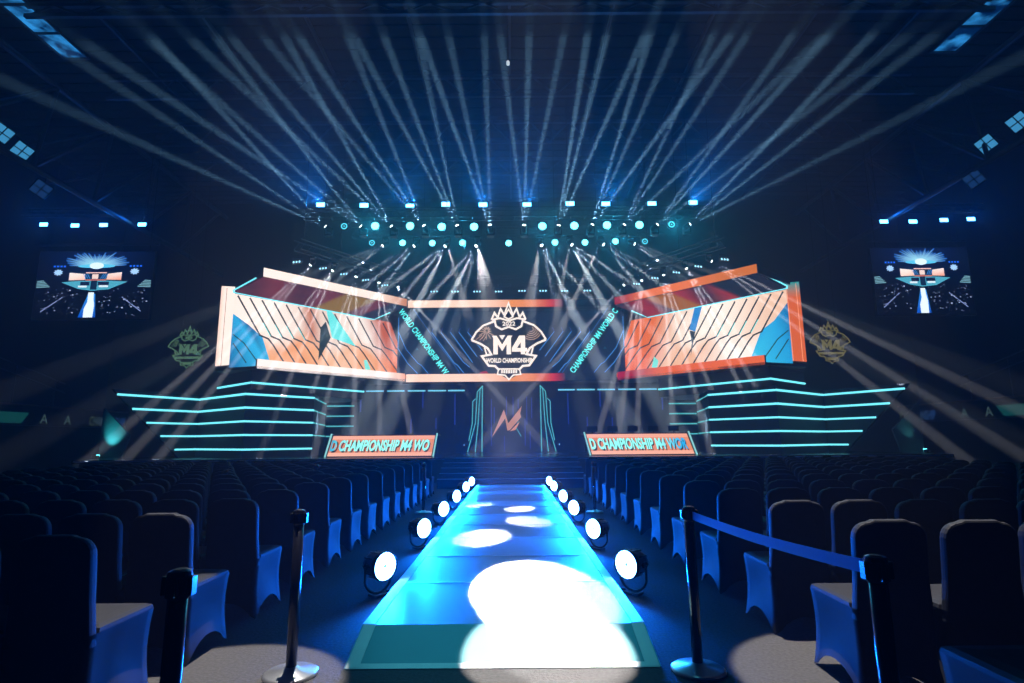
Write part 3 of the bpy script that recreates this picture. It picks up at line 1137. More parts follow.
# mirrored band reads upwards
P0r = (-P1t[0] - 0.16, P1t[1] + 0.02)
angr = math.atan2(P0t[1] - P1t[1], -P0t[0] + P1t[0])
pic.text('CHAMPIONSHIP M4 WORLD C', P0r[0] - 0.02, P0r[1] + 0.06, 0.31, AQ, angr, LT * 0.96, 0, 4, 0.03)
pic.poly([(-0.9 - .7, BZ1), (-0.2 - .9, BZ1), (-0.9 - .3, BZ1 + 0.14), (-1.45, BZ1 + 0.1)], lin(150, 20, 40), 2)


def cb(u, v):
    x = u
    if x < 0.3:
        return lin(255, 212, 188)
    if x < 0.5:
        return mix(lin(255, 212, 188), lin(240, 170, 130), (x - 0.3) / 0.2)
    if x < 0.6:
        return mix(lin(232, 140, 70), lin(226, 132, 80), (x - 0.5) / 0.1)
    if x < 0.7:
        return mix(lin(226, 132, 80), lin(190, 40, 50), (x - 0.6) / 0.1)
    return mix(lin(190, 40, 50), NAVY, (x - 0.7) / 0.06)


scr = pic.mb.build('screen_face', M['screen'], r)
for nme, z0, z1 in (('top_border', TZ0, TZ1), ('bottom_border', BZ0, BZ1)):
    p = Picture((0, 0, 0), (1, 0, 0), (0, 0, 1), (0, -1, 0))
    p.grid([(-5.12, z0), (5.12, z0), (5.12, z1), (-5.12, z1)], 50, 1, cb, 1)
    p.mb.build(nme, M['screen'], r)
MB().box((3.5, -0.01, TZ1 + 0.015), (3.3, 0.03, 0.03)).build('edge_trim', M['bronze'], r)


# ================================================================== the emblem
def emblem(name, label, loc, sc, mats, depth=0.05, rotz=0.0, detail=True):
    """drawn in survey units of the big emblem, centre (333, 345)"""
    r = thing(name, label, 'emblem', loc, None, (0, 0, rotz))
    K = sc
    W = lambda p: ((p[0] - 333) * K, -(p[1] - 345) * K)

    def part(nm, polys, m, dz=0.0, t=depth):
        b = MB()
        for pl in polys:
            pts = [W(p) for p in pl]
            a = sum(pts[i][0] * pts[(i + 1) % len(pts)][1] - pts[(i + 1) % len(pts)][0] * pts[i][1] for i in range(len(pts)))
            if a < 0:
                pts = pts[::-1]
            b.slab([(x, -dz, z) for x, z in pts], (0, -1, 0), t)
        return b.build(nm, mats[m], r)

    mir = lambda pl: [(666 - x, y) for x, y in pl]

    def both(pls):
        return pls + [mir(p) for p in pls]
    S = lambda pts, w, closed=False: [[tuple(v) for v in q_] for q_ in stroke_polys(pts, w, closed)]
    # backing
    back = [(80, 342), (150, 245), (240, 205), (225, 195), (240, 150), (262, 178), (278, 125), (300, 165), (333, 85), (366, 165), (388, 125), (404, 178), (426, 150), (441, 195), (426, 205), (516, 245), (586, 342), (470, 425), (520, 455), (470, 520), (410, 545), (400, 575), (333, 612), (266, 575), (256, 545), (196, 520), (146, 455), (196, 425)]
    if detail:
        part('backing', [back], 'back', 0.0, 0.03)
    crown = S([(216, 200), (236, 152), (258, 185), (278, 124), (303, 168), (333, 84), (363, 168), (388, 124), (408, 185), (430, 152), (450, 200)], 13)
    crown += S([(216, 200), (275, 190), (333, 208), (391, 190), (450, 200)], 12)
    crown += S([(303, 180), (333, 128), (363, 180), (333, 196)], 9, True)
    part('crown', crown, 'light', 0.02)
    wing = S([(80, 340), (112, 286), (160, 240), (238, 210), (246, 246), (285, 268), (333, 250)], 13)
    wing += S([(80, 340), (140, 366), (190, 398), (214, 440), (150, 452), (196, 516), (240, 520), (268, 548)], 14)
    wing += S([(168, 392), (182, 440)], 10)
    part('outline', both(wing), 'light', 0.02)
    if detail:
        fan = []
        for a in range(0, 360, 30):
            ca, sa = math.cos(math.radians(a)), math.sin(math.radians(a))
            fan += S([(180 + 12 * ca, 280 + 12 * sa), (180 + (58 if 0 < a < 200 else 34) * ca, 280 + (58 if 0 < a < 200 else 34) * sa)], 4)
        for k in range(3):
            fan += S([(110 + k * 24, 338 + k * 5), (152 + k * 14, 305 + k * 5)], 4)
        fan += S([(172, 258), (198, 258), (198, 286), (172, 286)], 4, True)
        for rad in (16, 30, 44, 58, 72):
            fan += S([(485 + rad * math.cos(t_), 268 + rad * math.sin(t_)) for t_ in [math.radians(-60 + 17 * q_) for q_ in range(12)] if 268 + rad * math.sin(t_) > max(222, 250 + 0.96 * (485 + rad * math.cos(t_) - 506))], 4)
        part('fan_ornament', fan, 'line', 0.01, 0.03)
    part('ribbon_edge', S([(262, 540), (404, 540), (412, 576), (360, 582), (333, 612), (306, 582), (256, 576)], 9, True), 'light', 0.03)
    # lettering
    def txt(nm, t_, x0, x1, y0, y1, m, off=0.02, dz=0.035):
        V, F, w = text_mesh(t_, 0.02, off)
        b = MB()
        vs = []
        for x, y, z in V:
            px, py = W((x0 + (x1 - x0) * x / w, y1 - (y1 - y0) * y))
            vs.append((px, -dz - z, py))
        b.add(vs, F)
        return b.build(nm, mats[m], r)
    txt('year_lettering', '2022', 290, 378, 214, 243, 'light')
    part('main_lettering', [
        [(218, 312), (250, 312), (258, 326), (258, 440), (228, 440), (228, 328)], [(326, 312), (358, 312), (348, 328), (348, 440), (318, 440), (318, 326)],
        [(250, 312), (288, 374), (326, 312), (326, 356), (288, 418), (250, 356)],
        [(404, 312), (444, 312), (388, 398), (354, 398)], [(354, 398), (458, 398), (458, 422), (354, 422)], [(444, 312), (444, 440), (414, 440), (414, 350)]], 'light', 0.05, 0.05)
    part('letter_notch', [[(268, 309), (308, 309), (288, 341)]], 'light', 0.05, 0.05)
    txt('lower_lettering', 'WORLD CHAMPIONSHIP', 178, 490, 466, 498, 'light', 0.035)
    if detail:
        b = []
        for k in range(7):
            b += [[(280 + k * 16, 548), (292 + k * 16, 546), (292 + k * 16, 568), (280 + k * 16, 570)]]
        part('ribbon_plate', b, 'light', 0.03)
    return r


ek = (at_y(592, 340, SCY).x - at_y(460, 340, SCY).x) / 132 * (100 / 683)
ec = at_y(460 + 333 * .1464, 290 + 345 * .1464, SCY - 0.12)
emblem('championship_emblem', 'big glowing crowned emblem mounted at the middle of the centre screen', (ec.x, SCY - 0.12, ec.z), ek,
       dict(light=M['logo_glow'], line=emat('emblem_lines', lin(225, 180, 150), 1.0), back=M['panel']))
ek2 = (at_y(209, 345, 26).x - at_y(168, 345, 26).x) / 515
for s, nm, px, py, mm in ((-1, 'left', 188.3, 347, 'logo_green'), (1, 'right', 830, 342.5, 'logo_dim')):
    c = at_y(px, py, 26)
    o = emblem('hanging_sign_emblem', 'small dim crowned emblem hanging in the dark %s of the stage' % ('far left' if s < 0 else 'far right'), (c.x, 26, c.z), ek2,
               dict(light=M[mm], line=M[mm], back=M['black']), 0.03)
    for dx in (-0.35, 0.35):
        MB().tube([(dx, 0, 0.75), (dx, 0, 11.2)], 0.006, 5).build('hanging_wire', M['black'], o)

# ================================================================== backdrop wall and doorway under the centre screen
BY = 28.62
r = thing('stage_backdrop', 'dark panelled stage back wall with pale light dashes and thin blue lines', 'stage wall', (XC, BY, 0))
MB().box((0, 0.1, (SZ + 4.24) / 2), (18.5, 0.16, 4.24 - SZ - 0.008)).build('wall_panel', M['panel'], r)
for m in (-1, 1):
    for a, b in ((366, 383.7), (387, 404.5), (407.8, 425.4), (428, 446), (448, 466)):
        x0, x1 = at_y(a, 391, BY).x - XC, at_y(b, 391, BY).x - XC
        MB().rbox((m * -(x0 + x1) / 2, -0.01, 3.92), (x1 - x0, 0.05, 0.07), 0.01).build('light_bar', M['bar'], r)
    for (px, ya, yb) in ((361, 396, 412), (423, 392, 408), (455, 394, 425), (411, 419, 433), (436, 418, 429), (466, 397, 440)):
        w0, w1 = at_y(px, ya, BY), at_y(px, yb, BY)
        MB().box((m * (w0.x - XC), 0.0, (w0.z + w1.z) / 2), (0.045, 0.03, w0.z - w1.z)).build('blue_line', M['blue_strip'], r)
    for py in (405, 415, 425.6, 436, 445):
        w = at_y(466 if py < 440 else 464, py, BY)
        MB().lathe([(0.04, 0), (0.03, 0.02)], (m * (w.x - XC) * 0.99, 0.0, w.z), 8, Matrix.Rotation(PI / 2, 3, 'X')).build('dot_light', M['dot_face'], r)

DY = 27.95
d_ = thing('stage_doorway', 'tall dark stage doorway edged in slim cyan lines with a gold winged logo', 'doorway', (XC, DY, 0))
MB().prism([(-2.3, 0.12), (2.3, 0.12), (2.3, 0.5), (-2.3, 0.5)], SZ + 0.004, 4.24).build('door_panel', M['panel'], d_)
for m in (-1, 1):
    for pts in ([(325, 97), (322, 528)], [(325, 97), (310, 120), (298, 330), (280, 530)], [(318, 105), (293, 135), (281, 330), (232, 530)], [(283, 178), (265, 195), (262, 330), (240, 440)]):
        P = []
        for x, y in pts:
            w = at_y(430 + x * .1611, 370 + y * .1611, DY)
            P.append((m * (w.x - XC), 0.06, max(SZ + 0.04, w.z)))
        P[-1] = (P[-1][0], 0.06, SZ + 0.04 if pts[-1][1] > 500 else P[-1][2])
        MB().tube(P, 0.022, 6).build('edge_line', M['cyan_dim'], d_)
    pl = [at_y(430 + x * .1611, 370 + y * .1611, DY) for x, y in ((222, 540), (340, 540), (340, 95), (322, 88), (262, 190))]
for x, ya, yb in ((380, 180, 470), (398, 230, 330), (474, 165, 280), (515, 165, 330), (547, 180, 240), (600, 165, 340), (630, 170, 300), (462, 410, 530), (590, 300, 470), (622, 380, 490)):
    w0, w1 = at_y(430 + x * .1611, 370 + ya * .1611, DY), at_y(430 + x * .1611, 370 + yb * .1611, DY)
    MB().box((w0.x - XC, 0.105, (w0.z + max(w1.z, SZ + .03)) / 2), (0.035, 0.02, w0.z - max(w1.z, SZ + .03))).build('blue_line', M['blue_strip'], d_)


def LP(x, y):
    w = at_y(430 + x * .1611, 370 + y * .1611, DY - 0.1)
    return (w.x - XC, w.z)


lg = MB()
GOLDP = [[(384, 416), (458, 244), (466, 300)], [(458, 244), (486, 330), (480, 376), (466, 300)], [(480, 376), (486, 330), (570, 222), (560, 270)], [(480, 376), (560, 270), (566, 292), (496, 372)], [(496, 380), (545, 345), (556, 320), (530, 372)]]
gv = []
for q_, pl in enumerate(GOLDP):
    pts = [LP(*p) for p in pl]
    a = sum(pts[i][0] * pts[(i + 1) % len(pts)][1] - pts[(i + 1) % len(pts)][0] * pts[i][1] for i in range(len(pts)))
    if a < 0:
        pts = pts[::-1]
    lg.slab([(x, -0.02 - 0.012 * (q_ % 2), z) for x, z in pts], (0, -1, 0), 0.1)
lo_ = lg.build('winged_logo', emat('gold_glow', lin(206, 140, 110), 0.85, base=(0.5, 0.3, 0.2)), d_)
MB().tube([(LP(548, 318)[0], 0.02, LP(548, 318)[1]), (LP(534, 356)[0], 0.02, LP(534, 356)[1]), (LP(566, 412)[0], 0.02, LP(566, 412)[1])], 0.018, 6).build('logo_tail', M['cyan_dim'], d_)

# ================================================================== player desks
for s, nm, cs in ((-1, 'left', ((324.7, 455.2), (433, 455.0), (437.2, 434.7), (331.7, 435.9))), (1, 'right', ((590.5, 453.7), (697, 452.0), (688.4, 432.6), (584, 433.2)))):
    DYK = 21.3
    P = [at_y(x, y, DYK) for x, y in cs]
    x0 = min(p.x for p in P)
    dz = SZ + 0.01
    z0, z1 = SZ + 0.01, 1.66
    bl_, br_, tr_, tl_ = [p.x for p in P]
    cx = (bl_ + br_) / 2
    r = thing('player_desk', 'long low player desk on the stage %s with teal lettering on its slanted front' % nm, 'desk', (cx, DYK, 0))
    f = [(bl_ - cx, z0), (br_ - cx, z0), (tr_ - cx, z1), (tl_ - cx, z1)]
    MB().slab([(x, 0.03, z) for x, z in f], (0, -1, 0), 0.10).build('front_panel', M['soffit'], r)
    tpx = [(tl_ - cx, 0.03), (tr_ - cx, 0.03), (tr_ - cx, 0.95), (tl_ - cx, 0.95)]
    MB().prism(tpx, z1 - 0.06, z1).build('desk_top', M['black'], r)
    for xx in (tl_ - cx + 0.15, tr_ - cx - 0.15):
        MB().box((xx, 0.8, (z0 + z1 - 0.06) / 2), (0.08, 0.08, z1 - 0.06 - z0)).build('leg', M['black'], r)
    pic = Picture((0, 0.024, 0), (1, 0, 0), (0, 0, 1), (0, -1, 0))

    def xs(z):
        t = (z - z0) / (z1 - z0)
        return (f[0][0] + (f[3][0] - f[0][0]) * t + 0.07, f[1][0] + (f[2][0] - f[1][0]) * t - 0.07)

    def band(za, zb, ca, cb_, k, n=24):
        a0, a1 = xs(za)
        b0, b1 = xs(zb)
        pic.grid([(a0, za), (a1, za), (b1, zb), (b0, zb)], n, 1, lambda u, v: mix(ca, cb_, u), k)
    hh = z1 - z0
    band(z0, z1, lin(60, 34, 26), lin(60, 34, 26), 0)
    band(z0 + 0.04 * hh, z0 + 0.20 * hh, lin(240, 176, 150), lin(238, 168, 140), 1)
    band(z0 + 0.80 * hh, z0 + 0.96 * hh, lin(238, 170, 145), lin(236, 160, 130), 1)
    band(z0 + 0.20 * hh, z0 + 0.80 * hh, lin(214, 128, 94), lin(220, 136, 100), 1)
    a0, a1 = xs(z0 + 0.24 * hh)
    tcol = (lambda u: mix(lin(30, 170, 205), lin(150, 250, 240), u * 6)) if s < 0 else (lambda u: mix(lin(150, 250, 240), lin(40, 170, 225), (u - 0.7) * 4))
    tx = 'D CHAMPIONSHIP M4 WO' if s < 0 else 'D CHAMPIONSHIP M4 WOR'
    sh = (f[3][0] - f[0][0]) / hh
    pic.text(tx, a0 + 0.10, z0 + 0.20 * hh, hh * 0.52, lin(30, 30, 40), 0, (a1 - a0) * 0.94, sh * 0.9, 2, 0.02)
    pic.text(tx, a0 + 0.03, z0 + 0.26 * hh, hh * 0.52, tcol, 0, (a1 - a0) * 0.95, sh * 0.9, 3, 0.042)
    pic.mb.build('led_lettering', M['screen_soft'], r)
    for a, b in ((0, 3), (1, 2)):
        MB().tube([(f[a][0], 0.0, f[a][1] - 0.0), (f[b][0], 0.0, f[b][1] + 0.05)], 0.032, 6).build('edge_tube', emat('desk_tube', lin(150, 225, 225), 0.9), r)
    # monitors on the desk show as small dark bumps
    if s > 0:
        for q_ in range(5):
            xx = (tl_ - cx) + (tr_ - tl_) * (q_ + 0.5) / 5
            mo = thing('monitor', 'small dark monitor on the right player desk, %s of five from the doorway' % ORD[q_ + 1], 'monitor', (cx + xx, DYK + 0.55, z1 + 0.001), 'monitors on the player desks')
            MB().rbox((0, 0, 0.17), (0.40, 0.035, 0.20), 0.01).build('panel', M['black'], mo)
            MB().box((0, 0.02, 0.05), (0.05, 0.03, 0.10)).build('stand', M['black'], mo)
            MB().rbox((0, 0.02, 0.008), (0.2, 0.14, 0.016), 0.004).build('foot', M['black'], mo)

# ================================================================== hanging side screens
def draw_side(pic, W, H):
    UV = lambda x, y: ((x - 370) / 670 * W, (417.5 - y) / 405 * H)
    R = random.Random(3)
    pic.grid([UV(35, 620), UV(705, 620), UV(705, 215), UV(35, 215)], 16, 10, lambda u, v: mix(lin(2, 5, 14), lin(5, 24, 72), max(0, 1 - abs(u - 0.5) * 1.7) * max(0, v - 0.35) * 1.7), 0)
    for k in range(26):
        a = PI * (0.02 + 0.96 * k / 25)
        L = 95 + 95 * abs(math.cos(a)) + R.uniform(-30, 30)
        ex, ey = 375 + L * math.cos(a), 302 - 0.62 * L * math.sin(a)
        ey = max(218, ey)
        wv = 5.0
        pic.poly([UV(375 - wv * math.sin(a), 300 - wv * math.cos(a)), UV(375 + wv * math.sin(a), 300 + wv * math.cos(a)), UV(ex + 4 * math.sin(a), ey + 4 * math.cos(a)), UV(ex - 4 * math.sin(a), ey - 4 * math.cos(a))],
                 [lin(170, 240, 255), lin(170, 240, 255), lin(16, 90, 180), lin(16, 90, 180)], 1)
    pic.poly([UV(375 + 110 * math.cos(t), 302 + 12 * math.sin(t)) for t in [2 * PI * q / 20 for q in range(20)]], lin(90, 200, 240), 2)
    pic.poly([UV(375 + 42 * math.cos(t), 300 + 20 * math.sin(t)) for t in [2 * PI * q / 20 for q in range(20)]], lin(225, 250, 255), 3)
    for cx, cy in ((155, 340), (600, 336)):
        pts = []
        for q in range(18):
            rr = 30 if q % 2 else 19
            pts.append(UV(cx + rr * math.cos(2 * PI * q / 18), cy + rr * 0.72 * math.sin(2 * PI * q / 18)))
        pic.poly(pts, lin(165, 210, 255), 2)
        for q in range(4):
            x = cx - 32 + q * 20
            pic.poly([UV(x, 308), UV(x + 12, 308), UV(x + 12, 298), UV(x, 298)], lin(30, 110, 250), 2)
    box = lambda x0, y0, x1, y1, c, k=3: pic.poly([UV(x0, y1), UV(x1, y1), UV(x1, y0), UV(x0, y0)], c, k)
    box(215, 338, 532, 392, lin(18, 40, 70), 2)
    pic.poly([UV(222, 388), UV(318, 386), UV(312, 350), UV(222, 342)], [lin(255, 220, 205), lin(246, 190, 170), lin(255, 230, 220), lin(255, 240, 235)], 3)
    pic.poly([UV(440, 385), UV(527, 388), UV(527, 340), UV(446, 350)], [lin(246, 190, 170), lin(240, 150, 120), lin(255, 235, 230), lin(255, 220, 205)], 3)
    box(318, 340, 440, 346, lin(255, 200, 190))
    box(318, 384, 440, 390, lin(220, 120, 100))
    box(356, 352, 392, 380, lin(245, 215, 205))
    for m in (-1, 1):
        for q in range(3):
            x = 375 + m * (30 + q * 12)
            pic.line([UV(x + m * 18, 350), UV(x, 380)], W * 0.006, lin(60, 140, 220), 3)
    pic.poly([UV(180, 400), UV(280, 440), UV(360, 452), UV(460, 444), UV(566, 398), UV(470, 392), UV(280, 392)], lin(75, 165, 190), 3)
    for a in ((292, 398, 346, 420), (394, 398, 458, 420)):
        box(*a, lin(10, 26, 60), 4)
    box(352, 392, 390, 446, lin(14, 40, 70), 4)
    box(280, 421, 332, 432, lin(220, 240, 250), 4)
    box(402, 419, 456, 431, lin(220, 240, 250), 4)
    for m in (0, 1):
        g = (lambda x: x) if m == 0 else (lambda x: 740 - x)
        for q in range(5):
            pic.line([UV(g(38), 394 + q * 9), UV(g(78 + q * 9), 390 + q * 9)], H * 0.014, lin(110, 160, 175), 2)
        pic.line([UV(g(80), 577), UV(g(198), 490)], H * 0.014, lin(120, 140, 190), 2)
        pic.line([UV(g(88), 560), UV(g(128), 545)], H * 0.012, lin(110, 120, 170), 2)
    pic.poly([UV(300, 612), UV(402, 612), UV(386, 470), UV(345, 470)], [lin(10, 80, 190), lin(10, 80, 190), lin(40, 140, 230), lin(40, 140, 230)], 3)
    pic.poly([UV(330, 612), UV(385, 612), UV(388, 540), UV(380, 500), UV(378, 462), UV(346, 462), UV(346, 520), UV(330, 560)], lin(235, 250, 255), 4)
    for q in range(230):
        x, y = R.uniform(45, 700), R.uniform(435, 600)
        if 305 < x < 400 or (y > 560 and R.random() < .6):
            continue
        z = R.uniform(3, 7.5)
        c = mix(lin(16, 26, 60), lin(170, 190, 230), R.random() ** 4)
        box(x, y, x + z * 1.4, y + z, c, 2)


for s, nm, tl, br, lamps in ((-1, 'left', (40, 252), (147, 318), ((43.6, 224.5), (75, 225.5), (103.5, 225), (142, 224.5))),
                             (1, 'right', (870, 248), (975.5, 313.5), ((884, 221.5), (913, 221.5), (944, 220), (971, 219)))):
    Y = 28.0
    a, b = at_y(*tl, Y), at_y(*br, Y)
    c = at_y((tl[0] + br[0]) / 2, (tl[1] + br[1]) / 2, Y)
    W, H = b.x - a.x, (a.z - b.z)
    r = thing('hanging_screen', 'video screen showing the venue itself, hung high in the dark far %s' % nm, 'screen', (c.x, Y, c.z))
    MB().rbox((0, 0.12, 0), (W + 0.12, 0.2, H + 0.12), 0.03).build('cabinet', M['black'], r)
    pic = Picture((0, 0.014, 0), (1, 0, 0), (0, 0, 1), (0, -1, 0))
    draw_side(pic, W, H)
    pic.mb.build('screen_face', M['sidescreen'], r)
    MB().box((0, 0.1, H / 2 + 0.42), (W + 0.3, 0.12, 0.10)).build('fly_bar', M['truss'], r)
    for dx in (-W / 2 + .3, W / 2 - .3):
        MB().tube([(dx, 0.1, H / 2 + 0.05), (dx, 0.1, 17.3 - c.z)], 0.02, 6).build('hanging_cable', M['black'], r)
    t = thing('hanging_truss', 'short lamp truss with four blue wash lights above the far %s video screen' % nm, 'truss', (c.x, Y - 0.9, at_y(c.x and tl[0] + 50, lamps[1][1] - 4, Y - 0.9).z + 0.30))
    for dz in (0, 0.35):
        for dy in (-0.17, 0.17):
            MB().tube([(-W / 2 - .3, dy, dz), (W / 2 + .3, dy, dz)], 0.025, 6).build('chord', M['truss'], t)
    lt = MB()
    for q in range(12):
        xa = -W / 2 + q * W / 12
        for dy in (-0.17, 0.17):
            lt.tube([(xa, dy, 0), (xa + W / 24, dy, 0.35)], 0.012, 5)
            lt.tube([(xa + W / 24, dy, 0.35), (xa + W / 12, dy, 0)], 0.012, 5)
        lt.tube([(xa, -0.17, 0), (xa, 0.17, 0)], 0.012, 5)
    lt.build('lattice', M['truss'], t)
    for dx in (-W / 2, W / 2):
        MB().tube([(dx, 0, 0.36), (dx, 0, 17.3 - t.location.z)], 0.02, 6).build('hanging_cable', M['black'], t)
    for q, (px, py) in enumerate(lamps):
        p = at_y(px, py, Y - 1.0)
        l = thing('spotlight_blue_wash', 'glowing blue wash light, %s from the left above the far %s video screen' % (ORD[q + 1], nm), 'stage light', p, 'blue wash lights above the side screens')
        MB().rbox((0, 0.10, 0), (0.46, 0.16, 0.24), 0.03).build('housing', M['black'], l)
        MB().rbox((0, 0.0, 0), (0.40, 0.03, 0.18), 0.012).build('face', M['blue_face'], l)
        MB().tube([(-0.25, 0.1, 0), (-0.25, 0.1, 0.17), (0.25, 0.1, 0.17), (0.25, 0.1, 0)], 0.012, 5).build('yoke', M['black'], l)
        spot(p + Vector((0, -0.06, 0)), p + Vector((-s * 0.25, -1, -0.12)), 110, 150, (0.0, 0.14, 1.0), 1.0, 0.1, l, 'wash')

# ================================================================== lighting rig over the stage
def truss(name, label, A, B, wires=True):
    A, B = Vector(A), Vector(B)
    L = (B - A).length
    d = (B - A).normalized()
    mid = (A + B) / 2
    r = thing(name, label, 'truss', mid)
    n = Vector((-d.y, d.x, 0)).normalized()
    g = 0.2
    for dz in (0, 0.42):
        for k in (-g, g):
            MB().tube([d * (-L / 2) + n * k + Vector((0, 0, dz)), d * (L / 2) + n * k + Vector((0, 0, dz))], 0.025, 6).build('chord', M['truss'], r)
    lt = MB()
    nb = max(6, int(L / 0.6))
    for q in range(nb):
        a0 = -L / 2 + q * L / nb
        lt.tube([d * a0 - n * g, d * a0 + n * g], 0.012, 5)
        for k in (-g, g):
            lt.tube([d * a0 + n * k, d * (a0 + L / nb / 2) + n * k + Vector((0, 0, .42))], 0.012, 5)
            lt.tube([d * (a0 + L / nb / 2) + n * k + Vector((0, 0, .42)), d * (a0 + L / nb) + n * k], 0.012, 5)
    lt.build('lattice', M['truss'], r)
    for t_ in (-0.45, -0.15, 0.15, 0.45):
        MB().tube([d * (L * t_) + Vector((0, 0, .43)), d * (L * t_) + Vector((0, 0, 17.3 - mid.z))], 0.012, 5).build('hanging_cable', M['black'], r)
    return r


YA, YB = 23.5, 26.0
zA = at_y(508, 218, YA).z
zB = at_y(508, 236, YB).z
truss('hanging_truss', 'long high truss carrying the upper rows of lights above the stage', (-9.0, YA, zA), (8.7, YA, zA))
truss('hanging_truss', 'shorter truss behind and below the top one, carrying cyan and white lights', (-7.6, YB, zB), (7.3, YB, zB))
truss('hanging_truss', 'slanting truss of small lights above the left angled screen', (-8.75, 22.2, 9.15), (-5.5, 28.2, 9.45))
truss('hanging_truss', 'slanting truss of small lights above the right angled screen', (8.6, 22.2, 9.15), (5.4, 28.2, 9.45))
truss('hanging_truss', 'straight truss of small lights just above the centre screen', (-5.0, 27.9, 9.2), (4.9, 27.9, 9.2))


def aim(frm, to):
    return (Vector(to) - Vector(frm)).normalized()


def make_head(loc, d, label, group, scale=1.0, face='white_face', up=1):
    """yoked moving head hung from (or standing at) a truss; d = beam direction"""
    r = thing('spotlight_moving_head', label, 'stage light', loc, group)
    R = d.to_track_quat('Z', 'Y').to_matrix()
    S = scale
    MB().rbox((0, 0, 0.30 * S * up), (0.30 * S, 0.26 * S, 0.10 * S), 0.02).build('base', M['black'], r)
    yk = MB()
    for k in (-1, 1):
        yk.box((k * 0.15 * S, 0, 0.13 * S * up), (0.035 * S, 0.09 * S, 0.30 * S))
    yk.build('yoke', M['black'], r)
    MB().lathe([(0.05 * S, -0.16 * S), (0.10 * S, -0.13 * S), (0.12 * S, 0.02 * S), (0.10 * S, 0.14 * S), (0.105 * S, 0.17 * S), (0.09 * S, 0.17 * S)], (0, 0, 0), 14, R).build('head', M['black'], r, True)
    MB().lathe([(0.075 * S, 0.172 * S), (0.06 * S, 0.185 * S), (0.02 * S, 0.192 * S)], (0, 0, 0), 12, R).build('lens', M[face], r)
    return r


# --- twelve heads throwing beams up and out
UPX = [(329, 229), (364, 229), (394, 229.4), (426, 229), (458.5, 229), (490.6, 228.8), (524, 229), (557.7, 229), (590.5, 228), (622, 228), (654.5, 227.5), (686.6, 226.8)]
UANG = [57, 50, 42, 34, 23, 12, -3, -18, -29, -38, -47, -56]
UP_E = 190000
for i, (px, py) in enumerate(UPX):
    p = at_y(px, py, YA - 0.55)
    a0 = UANG[i]
    d0 = Vector((-math.sin(math.radians(a0)), -0.75 * math.cos(math.radians(a0)) - 0.1, math.cos(math.radians(a0)))).normalized()
    o = make_head(p, d0, 'moving head throwing a white beam upward, %s from the left on the high truss' % ORD[i + 1], 'upward moving heads on the high truss', up=-1)
    MB().tube([(0, 0, -0.30), (0, 0.3, -0.30), (0, 0.36, 0.1)], 0.02, 5).build('bracket_arm', M['black'], o)
    for k, da in enumerate((-12, 1.5, 11)):
        a = math.radians(a0 + da + random.uniform(-2, 2))
        d = Vector((-math.sin(a), -1.02 * math.cos(a) - 0.05, math.cos(a))).normalized()
        spot(p + d * 0.22, p + d * 5, UP_E * random.uniform(0.7, 1.15), 3.0, (0.32, 0.68, 1.0), 0.8, 0.05, o, 'beam')

# --- square blue wash lights on top of the truss
SQX = [(320.5, 204.7), (364, 205.3), (410, 206.2), (445.7, 204.3), (483, 204.7), (527, 204.7), (570, 203.6), (605.8, 204), (652, 203.6), (693, 202.5)]
for i, (px, py) in enumerate(SQX):
    p = at_y(px, py, YA + 0.35)
    l = thing('spotlight_blue_wash', 'square blue wash light on top of the high truss, %s from the left' % ORD[i + 1], 'stage light', p, 'square blue wash lights')
    MB().rbox((0, 0.10, 0), (0.42, 0.16, 0.26), 0.03).build('housing', M['black'], l)
    MB().rbox((0, 0.0, 0), (0.36, 0.03, 0.19), 0.012).build('face', M['blue_face'], l)
    yy = MB()
    yy.tube([(-0.12, 0.1, -0.13), (-0.12, 0.1, -0.42)], 0.014, 5)
    yy.tube([(0.12, 0.1, -0.13), (0.12, 0.1, -0.42)], 0.014, 5)
    yy.build('yoke', M['truss'], l)
    if i in (0, 2, 4, 5, 7, 9):
        spot(p + Vector((0, -0.06, 0)), p + Vector((0, -1, 0.12)), 1500, 85, (0.0, 0.22, 1.0), 1.0, 0.1, l, 'wash')


# --- round cyan wash lights, two rows
def round_wash(p, label, group, ring, energy, big):
    l = thing('spotlight_cyan_wash', label, 'stage light', p, group)
    Rx = Matrix.Rotation(PI / 2, 3, 'X')
    S = big
    MB().lathe([(0.06 * S, -0.22), (0.13 * S, -0.18), (0.16 * S, -0.03), (0.165 * S, 0.0), (0.15 * S, 0.0)], (0, 0.02, 0), 20, Rx).build('housing', M['black'], l, True)
    f = MB()
    if ring:
        for k in range(14):
            a = 2 * PI * k / 14
            f.lathe([(0.028, 0), (0.02, 0.012)], (0.115 * math.cos(a), 0.015, 0.115 * math.sin(a)), 8, Rx)
        f.lathe([(0.03, 0), (0.02, 0.012)], (0, 0.015, 0), 8, Rx)
    else:
        f.lathe([(0.145 * S, 0), (0.12 * S, 0.02), (0.03 * S, 0.03)], (0, 0.015, 0), 20, Rx)
    f.build('face', M['ring_face' if ring else 'cyan_face'], l)
    yk = MB()
    for k in (-1, 1):
        yk.box((k * 0.18 * S, 0.08, 0.09), (0.02, 0.05, 0.24))
    yk.box((0, 0.08, 0.215), (0.38 * S, 0.05, 0.02))
    yk.build('yoke', M['black'], l)
    if energy:
        spot(p + Vector((0, -0.06, 0)), p + Vector((0, -1, -0.55)), energy, 110, (0.03, 0.62, 1.0), 1.0, 0.1, l, 'wash')
    return l


